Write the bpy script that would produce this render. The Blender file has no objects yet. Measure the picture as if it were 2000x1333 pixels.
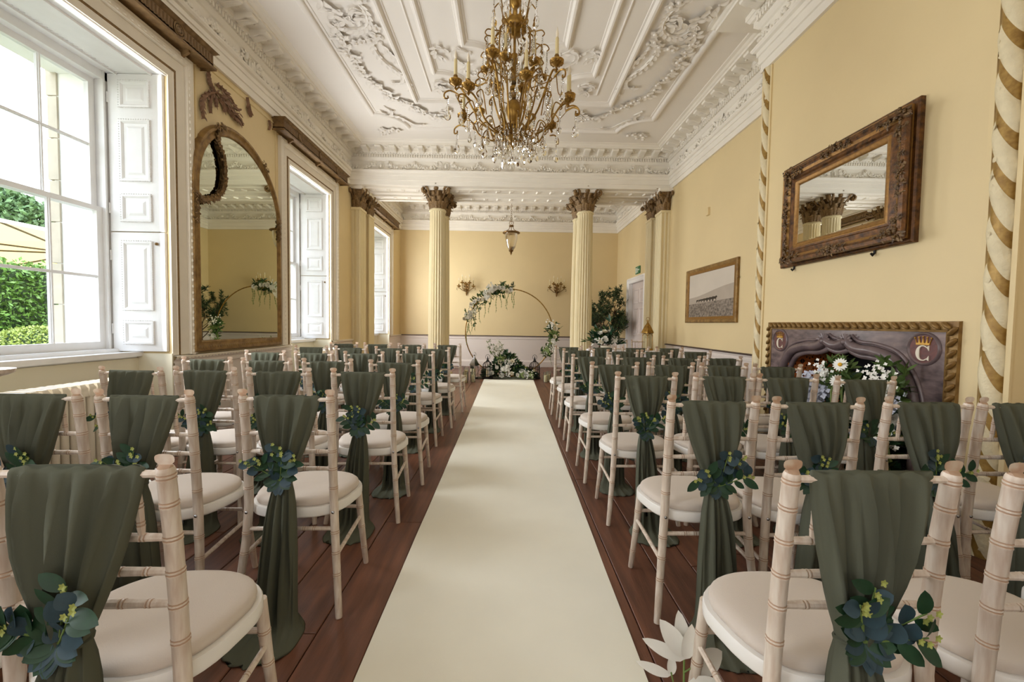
import bpy, bmesh, math, random
import numpy as np
from mathutils import Vector, Matrix

SC = bpy.context.scene
COL = SC.collection
PI = math.pi
rad = math.radians

# ---------------------------------------------------------------- camera
CAM_H = 1.2
F_PX = 810.0
def cam_axes(pt, yw, rl):
    cp, sp, cy, sy = math.cos(pt), math.sin(pt), math.cos(yw), math.sin(yw)
    fwd = Vector((sy*cp, cy*cp, -sp)); r0 = Vector((cy, -sy, 0)); u0 = r0.cross(fwd)
    c, s = math.cos(rl), math.sin(rl)
    return r0*c + u0*s, u0*c - r0*s, fwd
_r, _u, _f = cam_axes(rad(2.36), rad(0.59), rad(0.83))
cd = bpy.data.cameras.new('camera'); cam = bpy.data.objects.new('camera', cd); COL.objects.link(cam)
cd.sensor_width = 36.0; cd.lens = 36.0*F_PX/2000.0; cd.clip_start = 0.05; cd.clip_end = 300
cam.matrix_world = Matrix(((_r.x, _u.x, -_f.x, 0), (_r.y, _u.y, -_f.y, 0), (_r.z, _u.z, -_f.z, CAM_H), (0, 0, 0, 1)))
cd.dof.use_dof = False
SC.camera = cam

# ---------------------------------------------------------------- world, sun, exposure
SKY = 5.0
w = bpy.data.worlds.new('world'); SC.world = w; w.use_nodes = True
nt = w.node_tree; bg = nt.nodes['Background']
tc = nt.nodes.new('ShaderNodeTexCoord'); sx = nt.nodes.new('ShaderNodeSeparateXYZ')
cr = nt.nodes.new('ShaderNodeValToRGB')
nt.links.new(tc.outputs['Generated'], sx.inputs[0]); nt.links.new(sx.outputs['Z'], cr.inputs[0])
cr.color_ramp.elements[0].position = 0.0; cr.color_ramp.elements[0].color = (0.95, 0.97, 1.0, 1)
cr.color_ramp.elements[1].position = 0.9; cr.color_ramp.elements[1].color = (0.60, 0.76, 1.0, 1)
nt.links.new(cr.outputs[0], bg.inputs['Color']); bg.inputs['Strength'].default_value = SKY
sd = bpy.data.lights.new('sun', 'SUN'); sun = bpy.data.objects.new('sun', sd); COL.objects.link(sun)
sd.energy = 3.5; sd.angle = rad(1.0); sd.color = (1.0, 0.94, 0.84)
sun.rotation_euler = Vector((0.62, -0.35, 0.85)).to_track_quat('Z', 'Y').to_euler()
EXPOSURE = 0.28
vs = SC.view_settings
vs.view_transform = 'Standard'; vs.look = 'None'; vs.gamma = 1.0; vs.use_curve_mapping = False; vs.exposure = EXPOSURE
cy_ = SC.cycles
cy_.max_bounces = 9; cy_.diffuse_bounces = 5; cy_.glossy_bounces = 4; cy_.transmission_bounces = 7; cy_.transparent_max_bounces = 8
cy_.caustics_reflective = False; cy_.caustics_refractive = False; cy_.sample_clamp_indirect = 6.0
cy_.use_denoising = True

# window centres along the left wall; half widths
WIN_Y = [-0.2, 3.085, 6.42, 9.87]
WIN_H = 0.655; WIN_Z0, WIN_Z1 = 0.90, 3.33
XL, XR, XB = -3.01, 3.03, 2.54          # left wall, right wall, chimney breast
Y0, YB, YE = -1.7, 7.9, 11.63           # rear wall, beam face, end wall
YB2 = 8.9
ZC = 4.44
BR0, BR1 = 2.06, 4.24                     # chimney breast along Y
LW, LR = 48.0, 22.0                   # daylight lamps: at the window openings, and an added fill at the rear end of the room
def daylight_or_fill(name, loc, rot, sx_, sy_, power, col):
    ld = bpy.data.lights.new(name, 'AREA'); lo = bpy.data.objects.new(name, ld); COL.objects.link(lo)
    ld.shape = 'RECTANGLE'; ld.size = sx_; ld.size_y = sy_; ld.energy = power; ld.color = col
    lo.location = loc; lo.rotation_euler = rot; return lo
for k, wy_ in enumerate(WIN_Y): daylight_or_fill('window_daylight', (XL-0.06, wy_, 2.12), (0, rad(-90), 0), 2.3, 1.2, LW*{0: 0.6, 1: 1.0, 2: 1.3, 3: 1.7}[k], (0.97, 0.985, 1.0))
daylight_or_fill('rear_window_daylight', (0.0, Y0+0.12, 2.15), (rad(90), 0, 0), 4.4, 2.7, LR, (1.0, 0.985, 0.96))  # fill lamp added behind the camera to brighten the room; no known source there

# ---------------------------------------------------------------- materials
def lin(c):
    out = []
    for v in c:
        v = v/255.0
        out.append(v/12.92 if v <= 0.04045 else ((v+0.055)/1.055)**2.4)
    return tuple(out)+(1.0,)

def mat(name, col, rough=0.6, metal=0.0, bump=0.0, bscale=60.0, var=0.0, vscale=6.0, stretch=None, col2=None, spec=0.5,
        trans=0.0, ior=1.45, emit=None, coat=0.0, sheen=0.0, sub=0.0):
    m = bpy.data.materials.new(name); m.use_nodes = True
    n = m.node_tree; b = n.nodes['Principled BSDF']; L = n.links
    c = lin(col); b.inputs['Base Color'].default_value = c
    b.inputs['Roughness'].default_value = rough; b.inputs['Metallic'].default_value = metal
    b.inputs['Specular IOR Level'].default_value = spec; b.inputs['IOR'].default_value = ior
    b.inputs['Transmission Weight'].default_value = trans; b.inputs['Coat Weight'].default_value = coat
    b.inputs['Sheen Weight'].default_value = sheen
    if emit: b.inputs['Emission Color'].default_value = lin(emit[0]); b.inputs['Emission Strength'].default_value = emit[1]
    if var or bump or col2:
        t = n.nodes.new('ShaderNodeTexCoord'); mp = n.nodes.new('ShaderNodeMapping'); L.new(t.outputs['Object'], mp.inputs[0])
        if stretch: mp.inputs['Scale'].default_value = stretch
    if var or col2:
        nz = n.nodes.new('ShaderNodeTexNoise'); nz.inputs['Scale'].default_value = vscale; nz.inputs['Detail'].default_value = 5
        L.new(mp.outputs[0], nz.inputs[0])
        rp = n.nodes.new('ShaderNodeValToRGB'); L.new(nz.outputs['Fac'], rp.inputs[0])
        rp.color_ramp.elements[0].position = 0.32; rp.color_ramp.elements[1].position = 0.68
        if col2: d = lin(col2)
        else: d = tuple(x*(1-var) for x in c[:3])+(1,)
        rp.color_ramp.elements[0].color = d; rp.color_ramp.elements[1].color = c if col2 else tuple(min(1, x*(1+var*0.6)) for x in c[:3])+(1,)
        L.new(rp.outputs[0], b.inputs['Base Color'])
    if bump:
        nb = n.nodes.new('ShaderNodeTexNoise'); nb.inputs['Scale'].default_value = bscale; nb.inputs['Detail'].default_value = 3
        L.new(mp.outputs[0], nb.inputs[0])
        bp = n.nodes.new('ShaderNodeBump'); bp.inputs['Strength'].default_value = bump; bp.inputs['Distance'].default_value = 0.01
        L.new(nb.outputs['Fac'], bp.inputs['Height']); L.new(bp.outputs[0], b.inputs['Normal'])
    return m

MT = {}
MT['wall'] = mat('yellow_wall_paint', (226, 205, 158), 0.55, bump=0.05, bscale=25, var=0.03, vscale=1.5)
MT['dado'] = mat('white_dado_paint', (226, 216, 208), 0.5, var=0.03, vscale=2)
MT['white'] = mat('white_joinery_paint', (244, 242, 240), 0.38, var=0.025, vscale=9)
MT['plaster'] = mat('cream_plaster', (242, 236, 224), 0.75, bump=0.06, bscale=40, var=0.03, vscale=3)
MT['ceil'] = mat('ceiling_plaster', (240, 234, 225), 0.8, var=0.02, vscale=1.2)
MT['trimpink'] = mat('cream_trim_paint', (236, 228, 212), 0.5, var=0.03, vscale=6)
MT['darkline'] = mat('dark_dado_line', (62, 44, 38), 0.5)
MT['column'] = mat('cream_column_paint', (226, 211, 170), 0.5, var=0.03, vscale=3)
MT['bronze'] = mat('bronze_gilding', (150, 120, 78), 0.5, metal=0.2, bump=0.2, bscale=70, col2=(96, 72, 42), vscale=30)
MT['pelmet'] = mat('carved_pelmet_wood', (140, 112, 74), 0.5, bump=0.1, bscale=60, col2=(108, 82, 50), vscale=18)
MT['giltframe'] = mat('old_gilt', (156, 124, 72), 0.42, metal=0.3, bump=0.2, bscale=90, col2=(116, 86, 46), vscale=14)
MT['darkgilt'] = mat('dark_burnished_gilt', (124, 82, 40), 0.36, metal=0.3, bump=0.3, bscale=120, col2=(54, 36, 24), vscale=26)
MT['brightgilt'] = mat('bright_gilt_edge', (146, 106, 50), 0.4, metal=0.4, var=0.25, vscale=40)
MT['mountgilt'] = mat('bronzed_carving', (112, 84, 44), 0.4, metal=0.3, col2=(62, 44, 26), vscale=30)
MT['mirror'] = mat('old_mirror_glass', (206, 208, 186), 0.0, metal=1.0)
MT['mirror2'] = mat('mirror_glass', (222, 224, 222), 0.0, metal=1.0)
MT['carved'] = mat('brown_carved_wood', (138, 106, 82), 0.6, bump=0.2, bscale=70, var=0.2, vscale=20)
MT['floor'] = mat('dark_floorboard', (122, 80, 60), 0.42, bump=0.12, bscale=30, col2=(84, 54, 42), vscale=4, stretch=(6, 0.5, 1))
MT['floorB'] = mat('dark_floorboard_worn', (130, 86, 64), 0.4, bump=0.12, bscale=30, col2=(92, 60, 46), vscale=3, stretch=(7, 0.6, 1))
MT['floorC'] = mat('dark_floorboard_brown', (108, 70, 54), 0.45, bump=0.12, bscale=30, col2=(74, 48, 38), vscale=5, stretch=(6, 0.4, 1))
MT['gap'] = mat('floor_gap', (26, 18, 15), 0.9)
MT['runner'] = mat('ivory_runner', (246, 243, 228), 0.92, bump=0.12, bscale=500, var=0.015, vscale=5, spec=0.1)
MT['stone'] = mat('garden_stone', (196, 184, 164), 0.9, bump=0.3, bscale=20, var=0.15, vscale=5)
MT['brass'] = mat('antique_brass', (176, 138, 66), 0.33, metal=0.75, col2=(126, 92, 42), vscale=30)
MT['brassdark'] = mat('dark_brass', (150, 114, 60), 0.4, metal=0.5, col2=(104, 76, 40), vscale=25)
MT['crystal'] = mat('crystal_glass', (250, 250, 248), 0.02, trans=1.0, ior=1.5)
MT['glass'] = mat('clear_glass', (250, 252, 250), 0.0, trans=1.0, ior=1.1)
MT['candle'] = mat('ivory_candle_wax', (236, 218, 176), 0.6, sub=0.1)
MT['candlesleeve'] = mat('cream_candle_sleeve', (226, 208, 158), 0.5)
MT['flamebulb'] = mat('unlit_candle_bulb', (244, 232, 210), 0.2)
MT['blackmetal'] = mat('black_lantern_metal', (34, 31, 30), 0.45, metal=0.4)
MT['darkwire'] = mat('dark_wick', (40, 34, 30), 0.8)
MT['chair'] = mat('limewashed_beech', (230, 218, 204), 0.42, bump=0.05, bscale=80, col2=(206, 186, 168), vscale=9, stretch=(9, 9, 1.2))
MT['chairring'] = mat('limewash_ring_groove', (184, 154, 130), 0.5, var=0.15, vscale=50)
MT['chairtip'] = mat('worn_beech_finial', (212, 186, 164), 0.5, col2=(232, 220, 206), vscale=40)
MT['seatframe'] = mat('white_seat_frame', (240, 237, 232), 0.35, var=0.03, vscale=8)
MT['cushion'] = mat('ivory_seat_fabric', (212, 200, 188), 0.85, bump=0.08, bscale=300, var=0.02, vscale=6, sheen=0.1)
MT['steel'] = mat('steel_bolt', (170, 170, 172), 0.25, metal=1.0)
def cloth_mat(name, c1, c2):
    m = mat(name, c1, 0.9, bump=0.05, bscale=300, var=0.05, vscale=3, spec=0.15)
    return m
MT['sash'] = cloth_mat('olive_chiffon', (92, 94, 80), (60, 62, 50))
MT['leafblue'] = mat('blue_eucalyptus_leaf', (46, 70, 80), 0.5, var=0.25, vscale=30)
MT['leafgreen'] = mat('dark_green_leaf', (32, 66, 42), 0.45, var=0.3, vscale=30)
MT['leafmid'] = mat('mid_green_leaf', (88, 112, 58), 0.5, var=0.3, vscale=20)
MT['leafpale'] = mat('pale_green_leaf', (128, 146, 84), 0.55, var=0.25, vscale=20)
MT['leafolive'] = mat('olive_tree_leaf', (70, 88, 52), 0.5, var=0.35, vscale=20)
MT['bud'] = mat('yellow_green_bud', (164, 172, 92), 0.6, var=0.2, vscale=60)
MT['petal'] = mat('white_petal', (240, 238, 230), 0.6, var=0.04, vscale=20)
MT['petalcream'] = mat('cream_petal', (234, 226, 204), 0.6, var=0.06, vscale=20)
MT['petallilac'] = mat('pale_lilac_petal', (206, 210, 226), 0.6, var=0.08, vscale=30)
MT['yolk'] = mat('yellow_flower_centre', (222, 166, 40), 0.7)
MT['stem'] = mat('green_stem', (112, 136, 72), 0.6)
MT['bark'] = mat('brown_bark', (86, 66, 48), 0.8, bump=0.3, bscale=40, var=0.25, vscale=12)
MT['marble'] = mat('purple_grey_marble', (76, 66, 69), 0.22, col2=(138, 118, 114), vscale=9, stretch=(1, 0.8, 2.2))
MT['marbledark'] = mat('purple_grey_marble_moulding', (92, 78, 80), 0.2, col2=(120, 104, 103), vscale=7)
MT['soot'] = mat('sooty_hearth', (26, 25, 28), 0.9)
MT['tileorange'] = mat('orange_encaustic_tile', (232, 128, 64), 0.4, var=0.15, vscale=30)
MT['tileblack'] = mat('black_encaustic_inlay', (40, 26, 22), 0.4)
MT['tilecream'] = mat('cream_encaustic_inlay', (206, 160, 110), 0.4)
MT['redseal'] = mat('dull_red_roundel', (112, 66, 60), 0.5, col2=(88, 56, 54), vscale=40)
MT['crowngold'] = mat('painted_gold', (196, 150, 62), 0.4, metal=0.3, var=0.15, vscale=60)
MT['letter'] = mat('painted_cream_letter', (222, 212, 192), 0.5)
MT['radiator'] = mat('cream_radiator_enamel', (238, 228, 208), 0.32)
MT['exitgreen'] = mat('exit_sign_green', (36, 112, 70), 0.4)
MT['signwhite'] = mat('sign_white', (226, 232, 222), 0.5)
MT['doorpaint'] = mat('mauve_white_door_paint', (214, 200, 192), 0.45)
MT['linen'] = mat('white_table_linen', (238, 236, 240), 0.85)
MT['ropegold'] = mat('gold_ribbon_paint', (172, 138, 72), 0.42, metal=0.25, col2=(140, 106, 50), vscale=40)
MT['ropecream'] = mat('cream_leaf_moulding', (226, 212, 176), 0.6, bump=0.5, bscale=45, var=0.06, vscale=20)
def thin_glass(name, tint, gloss, veil):
    m = bpy.data.materials.new(name); m.use_nodes = True; n = m.node_tree; n.nodes.remove(n.nodes['Principled BSDF']); K = n.links.new
    t = n.nodes.new('ShaderNodeBsdfTransparent'); t.inputs[0].default_value = lin(tint)
    g = n.nodes.new('ShaderNodeBsdfGlossy'); g.inputs['Roughness'].default_value = 0.04
    d = n.nodes.new('ShaderNodeBsdfTranslucent'); d.inputs[0].default_value = lin((240, 232, 214)); f = n.nodes.new('ShaderNodeFresnel'); f.inputs[0].default_value = gloss
    x1 = n.nodes.new('ShaderNodeMixShader'); x2 = n.nodes.new('ShaderNodeMixShader'); x2.inputs[0].default_value = veil
    K(f.outputs[0], x1.inputs[0]); K(t.outputs[0], x1.inputs[1]); K(g.outputs[0], x1.inputs[2]); K(x1.outputs[0], x2.inputs[1]); K(d.outputs[0], x2.inputs[2]); K(x2.outputs[0], n.nodes['Material Output'].inputs[0]); return m
MT['lampglass'] = thin_glass('pale_seeded_glass', (250, 246, 236), 1.5, 0.4)
MT['glass'] = thin_glass('clear_glass_cylinder', (250, 252, 250), 1.35, 0.06)
MT['soil'] = mat('dark_potting_moss', (44, 48, 32), 0.95, bump=0.4, bscale=50)
MT['stonewhite'] = mat('white_painted_stone', (238, 236, 230), 0.8)
MT['trimcream'] = mat('cream_spandrel_paint', (238, 230, 206), 0.5, var=0.02, vscale=4)
MT['grass'] = mat('garden_lawn', (148, 148, 118), 0.95, var=0.25, vscale=3)
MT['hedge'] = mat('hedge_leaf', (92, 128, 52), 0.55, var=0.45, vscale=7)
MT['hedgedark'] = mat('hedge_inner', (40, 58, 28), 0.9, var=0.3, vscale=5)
MT['bush'] = mat('clipped_bush_leaf', (148, 164, 84), 0.55, var=0.35, vscale=9)
MT['treeleaf'] = mat('garden_tree_leaf', (84, 112, 66), 0.6, var=0.45, vscale=4)
MT['redtree'] = mat('copper_tree_leaf', (112, 78, 82), 0.6, var=0.35, vscale=4)
MT['canvas'] = mat('yellow_parasol_canvas', (230, 204, 150), 0.8)
_n = MT['canvas'].node_tree; _t = _n.nodes.new('ShaderNodeBsdfTranslucent'); _t.inputs[0].default_value = lin((216, 184, 124)); _x = _n.nodes.new('ShaderNodeMixShader'); _x.inputs[0].default_value = 0.55
_n.links.new(_n.nodes['Principled BSDF'].outputs[0], _x.inputs[1]); _n.links.new(_t.outputs[0], _x.inputs[2]); _n.links.new(_x.outputs[0], _n.nodes['Material Output'].inputs[0])
MT['canvasedge'] = mat('white_canvas_edge', (244, 240, 230), 0.8)
MT['darkpole'] = mat('dark_parasol_pole', (92, 80, 62), 0.6)

# ---------------------------------------------------------------- mesh building
class MB:
    def __init__(s): s.v = []; s.f = []; s.m = []
    def add(s, vs, fs, mi=0, T=None):
        o = len(s.v)
        if T is not None: vs = [tuple(T @ Vector(p)) for p in vs]
        s.v.extend(tuple(p) for p in vs); s.f.extend(tuple(i+o for i in f) for f in fs); s.m.extend([mi]*len(fs))
    def box(s, x0, x1, y0, y1, z0, z1, mi=0, T=None):
        s.add([(x0,y0,z0),(x1,y0,z0),(x1,y1,z0),(x0,y1,z0),(x0,y0,z1),(x1,y0,z1),(x1,y1,z1),(x0,y1,z1)],
              [(0,3,2,1),(4,5,6,7),(0,1,5,4),(1,2,6,5),(2,3,7,6),(3,0,4,7)], mi, T)
    def loft(s, rings, cu=True, cv=False, caps=True, mi=0, mis=None, T=None):
        n = len(rings[0]); R = len(rings); vs = [p for r in rings for p in r]; o = len(s.v)
        if T is not None: vs = [tuple(T @ Vector(p)) for p in vs]
        s.v.extend(tuple(p) for p in vs)
        for i in range(R if cv else R-1):
            a = i*n; b = ((i+1) % R)*n
            for j in range(n if cu else n-1):
                k = (j+1) % n
                s.f.append((o+a+j, o+a+k, o+b+k, o+b+j)); s.m.append(mis[i] if mis else mi)
        if caps and cu and not cv:
            s.f.append(tuple(o+j for j in range(n))[::-1]); s.m.append(mis[0] if mis else mi)
            s.f.append(tuple(o+(R-1)*n+j for j in range(n))); s.m.append(mis[-1] if mis else mi)
    def lathe(s, prof, n=12, T=None, mi=0, mis=None, caps=True):
        s.loft([[(r*math.cos(2*PI*j/n), r*math.sin(2*PI*j/n), z) for j in range(n)] for r, z in prof], mi=mi, mis=mis, T=T, caps=caps)
    def tube(s, pts, r, n=6, closed=False, mi=0, T=None, caps=True):
        P = [Vector(p) for p in pts]; N = len(P); rings = []; up = None
        for i in range(N):
            if closed: t = P[(i+1) % N]-P[i-1]
            else: t = P[min(i+1, N-1)]-P[max(i-1, 0)]
            t.normalize()
            if up is None:
                a = Vector((0,0,1)) if abs(t.z) < 0.9 else Vector((1,0,0)); up = (a - t*a.dot(t)).normalized()
            else:
                up = up - t*up.dot(t)
                if up.length < 1e-6: up = t.orthogonal()
                up.normalize()
            b = t.cross(up); rr = r[i] if isinstance(r, (list, tuple)) else r
            rings.append([tuple(P[i] + (up*math.cos(2*PI*j/n) + b*math.sin(2*PI*j/n))*rr) for j in range(n)])
        s.loft(rings, cv=closed, mi=mi, T=T, caps=caps)
    def sph(s, c, r, n=8, k=5, sc=(1,1,1), mi=0, T=None):
        rings = []
        for i in range(1, k):
            a = PI*i/k; z = -math.cos(a); q = math.sin(a)
            rings.append([(c[0]+r*sc[0]*q*math.cos(2*PI*j/n), c[1]+r*sc[1]*q*math.sin(2*PI*j/n), c[2]+r*sc[2]*z) for j in range(n)])
        s.loft(rings, mi=mi, T=T)
    def leaf(s, p, d, nrm, L, W, mi=0, cup=0.15, bend=0.15, seg=3):
        p = Vector(p); d = Vector(d).normalized(); nrm = Vector(nrm); nrm = (nrm - d*nrm.dot(d))
        if nrm.length < 1e-5: nrm = d.orthogonal()
        nrm.normalize(); sd_ = d.cross(nrm); vs = [tuple(p)]; fs = []
        for i in range(1, seg+1):
            t = i/(seg+1); wv = W*0.5*math.sin(PI*min(1, t*0.92+0.06))**0.8
            c = p + d*(L*t) + nrm*(bend*L*math.sin(t*PI*0.5)*t*-1)
            vs += [tuple(c - sd_*wv + nrm*(cup*wv)), tuple(c), tuple(c + sd_*wv + nrm*(cup*wv))]
        vs.append(tuple(p + d*L - nrm*(bend*L)))
        fs += [(0,1,2), (0,2,3)]
        for i in range(seg-1):
            a = 1+3*i; fs += [(a, a+3, a+4, a+1), (a+1, a+4, a+5, a+2)]
        a = 1+3*(seg-1); e = len(vs)-1; fs += [(a, e, a+1), (a+1, e, a+2)]
        s.add(vs, fs, mi)
    def mesh(s, name, mats, smooth=None):
        me = bpy.data.meshes.new(name); me.from_pydata(s.v, [], s.f)
        for m in (mats if isinstance(mats, (list, tuple)) else [mats]): me.materials.append(m)
        if any(s.m): me.polygons.foreach_set('material_index', s.m)
        if smooth is not None:
            me.polygons.foreach_set('use_smooth', [True]*len(me.polygons))
            if smooth < 179: me.set_sharp_from_angle(angle=rad(smooth))
        me.update(); return me
    def build(s, name, mats, parent=None, smooth=None, loc=None, rotz=0):
        return put(name, s.mesh(name, mats, smooth), parent, loc, rotz)

def put(name, me, parent=None, loc=None, rotz=0):
    o = bpy.data.objects.new(name, me); COL.objects.link(o)
    if parent is not None: o.parent = parent
    if loc is not None: o.location = loc
    if rotz: o.rotation_euler = (0, 0, rotz)
    return o
def tag(o, label=None, cat=None, group=None, kind=None):
    if label: o['label'] = label
    if cat: o['category'] = cat
    if group: o['group'] = group
    if kind: o['kind'] = kind
    return o
def empty(name, loc=(0,0,0), rotz=0, parent=None):
    o = bpy.data.objects.new(name, None); COL.objects.link(o); o.location = loc; o.rotation_euler = (0,0,rotz)
    o.empty_display_size = 0.1
    if parent is not None: o.parent = parent
    return o
def thing(name, label, cat, loc=(0,0,0), rotz=0, group=None): return tag(empty(name, loc, rotz), label, cat, group)
def struct(o): o['kind'] = 'structure'; return o
def stuff(o): o['kind'] = 'stuff'; return o
def copy_tree(o, parent=None):
    c = o.copy(); COL.objects.link(c)
    if parent is not None: c.parent = parent
    for ch in o.children: copy_tree(ch, c)
    return c

def offset_path(pts, closed):
    P = [Vector((p[0], p[1])) for p in pts]; N = len(P); M_ = []
    def nrm(a, b):
        d = (b-a).normalized(); return Vector((-d.y, d.x))
    for i in range(N):
        if closed or 0 < i < N-1:
            n1 = nrm(P[i-1], P[i]); n2 = nrm(P[i], P[(i+1) % N]); m = n1+n2
            m = m/max(0.3, m.dot(n1)) if m.length > 1e-6 else n1
        elif i == 0: m = nrm(P[0], P[1])
        else: m = nrm(P[-2], P[-1])
        M_.append(m)
    return P, M_
def mould(mb, pts, prof, closed, fn, mi=0, mis=None, cprof=False):
    """sweep prof [(offset to the left of travel, height)] along the 2D path; fn(u, v, h) gives the point in space"""
    P, M_ = offset_path(pts, closed)
    rings = [[fn(p.x + m.x*o, p.y + m.y*o, h) for p, m in zip(P, M_)] for o, h in prof]
    n = len(P); o0 = len(mb.v); R = len(rings)
    for r in rings: mb.v.extend(tuple(q) for q in r)
    for i in range(R if cprof else R-1):
        a = i*n; b = ((i+1) % R)*n
        for j in range(n if closed else n-1):
            k = (j+1) % n
            mb.f.append((o0+a+j, o0+a+k, o0+b+k, o0+b+j)); mb.m.append(mis[i] if mis else mi)
def arc(cx, cy, r, a0, a1, n, ry=None):
    ry = r if ry is None else ry
    return [(cx + r*math.cos(a0+(a1-a0)*i/n), cy + ry*math.sin(a0+(a1-a0)*i/n)) for i in range(n+1)]
# ================================================================ FLOOR
rnd = random.Random(3)
mb = MB(); mb.box(XL-0.34, XR+0.34, Y0, YE+0.05, -0.08, -0.022)
floor = struct(mb.build('floor', MT['gap']))
x = XL; k = 0
while x < XR:
    wd = rnd.choice([0.19, 0.205, 0.22, 0.2]); x1 = min(x+wd, XR)
    y = Y0 - rnd.random()*0.3
    while y < YE:
        y1 = y + rnd.uniform(2.6, 5.2)
        if YE - y1 < 0.9: y1 = YE
        ya, yb = max(y, Y0), min(y1, YE)
        if yb > ya+0.02:
            mb = MB(); e = 0.0022; hz = rnd.uniform(-0.0008, 0.0008); cx, cyy = (x+x1)/2, (ya+yb)/2
            hx, hy = (x1-x)/2-e, (yb-ya)/2-e; b = 0.003
            mb.loft([[(-hx,-hy,-0.03),(hx,-hy,-0.03),(hx,hy,-0.03),(-hx,hy,-0.03)],
                     [(-hx,-hy,-b+hz),(hx,-hy,-b+hz),(hx,hy,-b+hz),(-hx,hy,-b+hz)],
                     [(-hx+b,-hy+b,hz),(hx-b,-hy+b,hz),(hx-b,hy-b,hz),(-hx+b,hy-b,hz)]])
            mb.build('plank', MT[rnd.choice(['floor', 'floor', 'floorB', 'floorC'])], floor, loc=(cx, cyy, 0))
        y = y1
    x = x1
# ================================================================ WALLS
WT = 0.95                                    # left wall thickness
def wall_box(*bs, name, m):
    mb = MB()
    for b in bs: mb.box(*b)
    return struct(mb.build(name, m))
bs = []; ys = Y0
for c in WIN_Y:
    bs.append((XL-WT, XL, ys, c-WIN_H, 0, 4.9)); ys = c+WIN_H
    bs.append((XL-WT, XL, c-WIN_H, c+WIN_H, WIN_Z1, 4.9))
    bs.append((XL-WT, XL-0.30, c-WIN_H, c+WIN_H, 0, WIN_Z0-0.05))
bs.append((XL-WT, XL, ys, YE, 0, 4.9))
wall_left = wall_box(*bs, name='wall_left', m=MT['wall'])
wall_right = wall_box((XR, XR+0.3, Y0, 9.3, 0, 4.9), (XR, XR+0.3, 10.42, YE, 0, 4.9), (XR, XR+0.3, 9.3, 10.42, 2.24, 4.9),
                      (XR+0.14, XR+0.3, 9.3, 10.42, 0, 2.24), name='wall_right', m=MT['wall'])
wall_back = wall_box((XL-WT, XR+0.3, YE, YE+0.3, 0, 4.9), name='wall_back', m=MT['wall'])
wall_front = wall_box((XL-WT, XR+0.3, Y0-0.3, Y0, 0, 4.9), name='wall_front', m=MT['wall'])
# chimney breast with the fireplace opening left through it
FO0, FO1, FZ = 2.50, 3.76, 1.10
wall_breast = wall_box((XB, XR, BR0, FO0, 0, ZC+0.1), (XB, XR, FO1, BR1, 0, ZC+0.1), (XB, XR, FO0, FO1, FZ, ZC+0.1), name='wall_chimney_breast', m=MT['wall'])
mb = MB(); mb.box(XL-WT, XR+0.3, Y0-0.3, YE+0.3, ZC, ZC+0.3)
ceiling = struct(mb.build('ceiling', MT['ceil']))
# beam carried by the columns
mb = MB(); mb.box(XL, XR, YB, YB2, 3.76, ZC)
# recessed soffit panels and two rows of ornament blocks
beam = struct(mb.build('beam', MT['plaster']))
mb = MB()
for (a, b) in ((XL+0.25, -1.64), (-1.14, 1.22), (1.72, XR-0.25)):
    for yy in (8.02, 8.30, 8.52, 8.78):
        mb.box(a, b, yy-0.02, yy+0.02, 3.735, 3.765)
mb.build('soffit_moulding', MT['plaster'], beam)
for (a, b) in ((XL+0.25, -1.64), (-1.14, 1.22), (1.72, XR-0.25)):
    n = int((b-a)/0.25)
    for i in range(n):
        for yy in (8.16, 8.65):
            xx = a + (i+0.5)*(b-a)/n
            mb = MB(); mb.loft([[(-.035,-.07,0),(.045,-.07,0),(.02,.07,0),(-.06,.07,0)], [(-.025,-.05,-.022),(.028,-.05,-.016),(.0,.05,-.016),(-.045,.05,-.022)]])
            mb.build('soffit_leaf', MT['plaster'], beam, loc=(xx, yy, 3.76))

# ================================================================ WAINSCOT, DADO RAILS, SKIRTING
def dado(name, pts, top, h=0.87):
    """pts travel with the room on the left"""
    mb = MB()
    mould(mb, pts, [(0.012, 0.0), (0.012, h-0.09)], False, lambda u, v, z: (u, v, z))
    mould(mb, pts, [(0.012, h-0.10), (0.022, h-0.095), (0.024, h-0.07), (0.014, h-0.06), (0.018, h-0.045), (0.034, h-0.03), (0.036, h-0.022)], False, lambda u, v, z: (u, v, z))
    mould(mb, pts, [(0.036, h-0.022), (0.042, h-0.02), (0.042, h-0.004), (0.0, h)], False, lambda u, v, z: (u, v, z), mi=1)
    return struct(mb.build(name, [MT['dado'], top]))
def skirting(name, pts):
    mb = MB(); mould(mb, pts, [(0.0, 0.0), (0.03, 0.0), (0.03, 0.14), (0.018, 0.165), (0.012, 0.19), (0.0, 0.19)], False, lambda u, v, z: (u, v, z))
    return struct(mb.build(name, MT['dado']))
dado('trim_1', [(XR, 8.86), (XR, 9.17)], MT['darkline'])
dado('trim_2', [(XR, BR1), (XR, 7.9)], MT['darkline'])
dado('trim_3', [(XR, 10.55), (XR, YE)], MT['darkline'])
dado('trim_4', [(XR, YE), (XL, YE)], MT['darkline'])
dado('trim_5', [(XR, Y0), (XR, BR0)], MT['darkline'])
for a, b, n in (((XR, 8.86), (XR, 9.17), 1), ((XR, BR1), (XR, 7.9), 2), ((XR, YE), (XL, YE), 3), ((XR, Y0), (XR, BR0), 4)): skirting('baseboard_%d' % n, [a, b])
ys = YE
segs = []
for c in reversed(WIN_Y): segs.append((ys, c+WIN_H)); ys = c-WIN_H
segs.append((ys, Y0))
for n, (a, b) in enumerate(segs):
    dado('trim_%d' % (6+n), [(XL, a), (XL, b)], MT['trimpink']); skirting('baseboard_%d' % (5+n), [(XL, a), (XL, b)])
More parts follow.
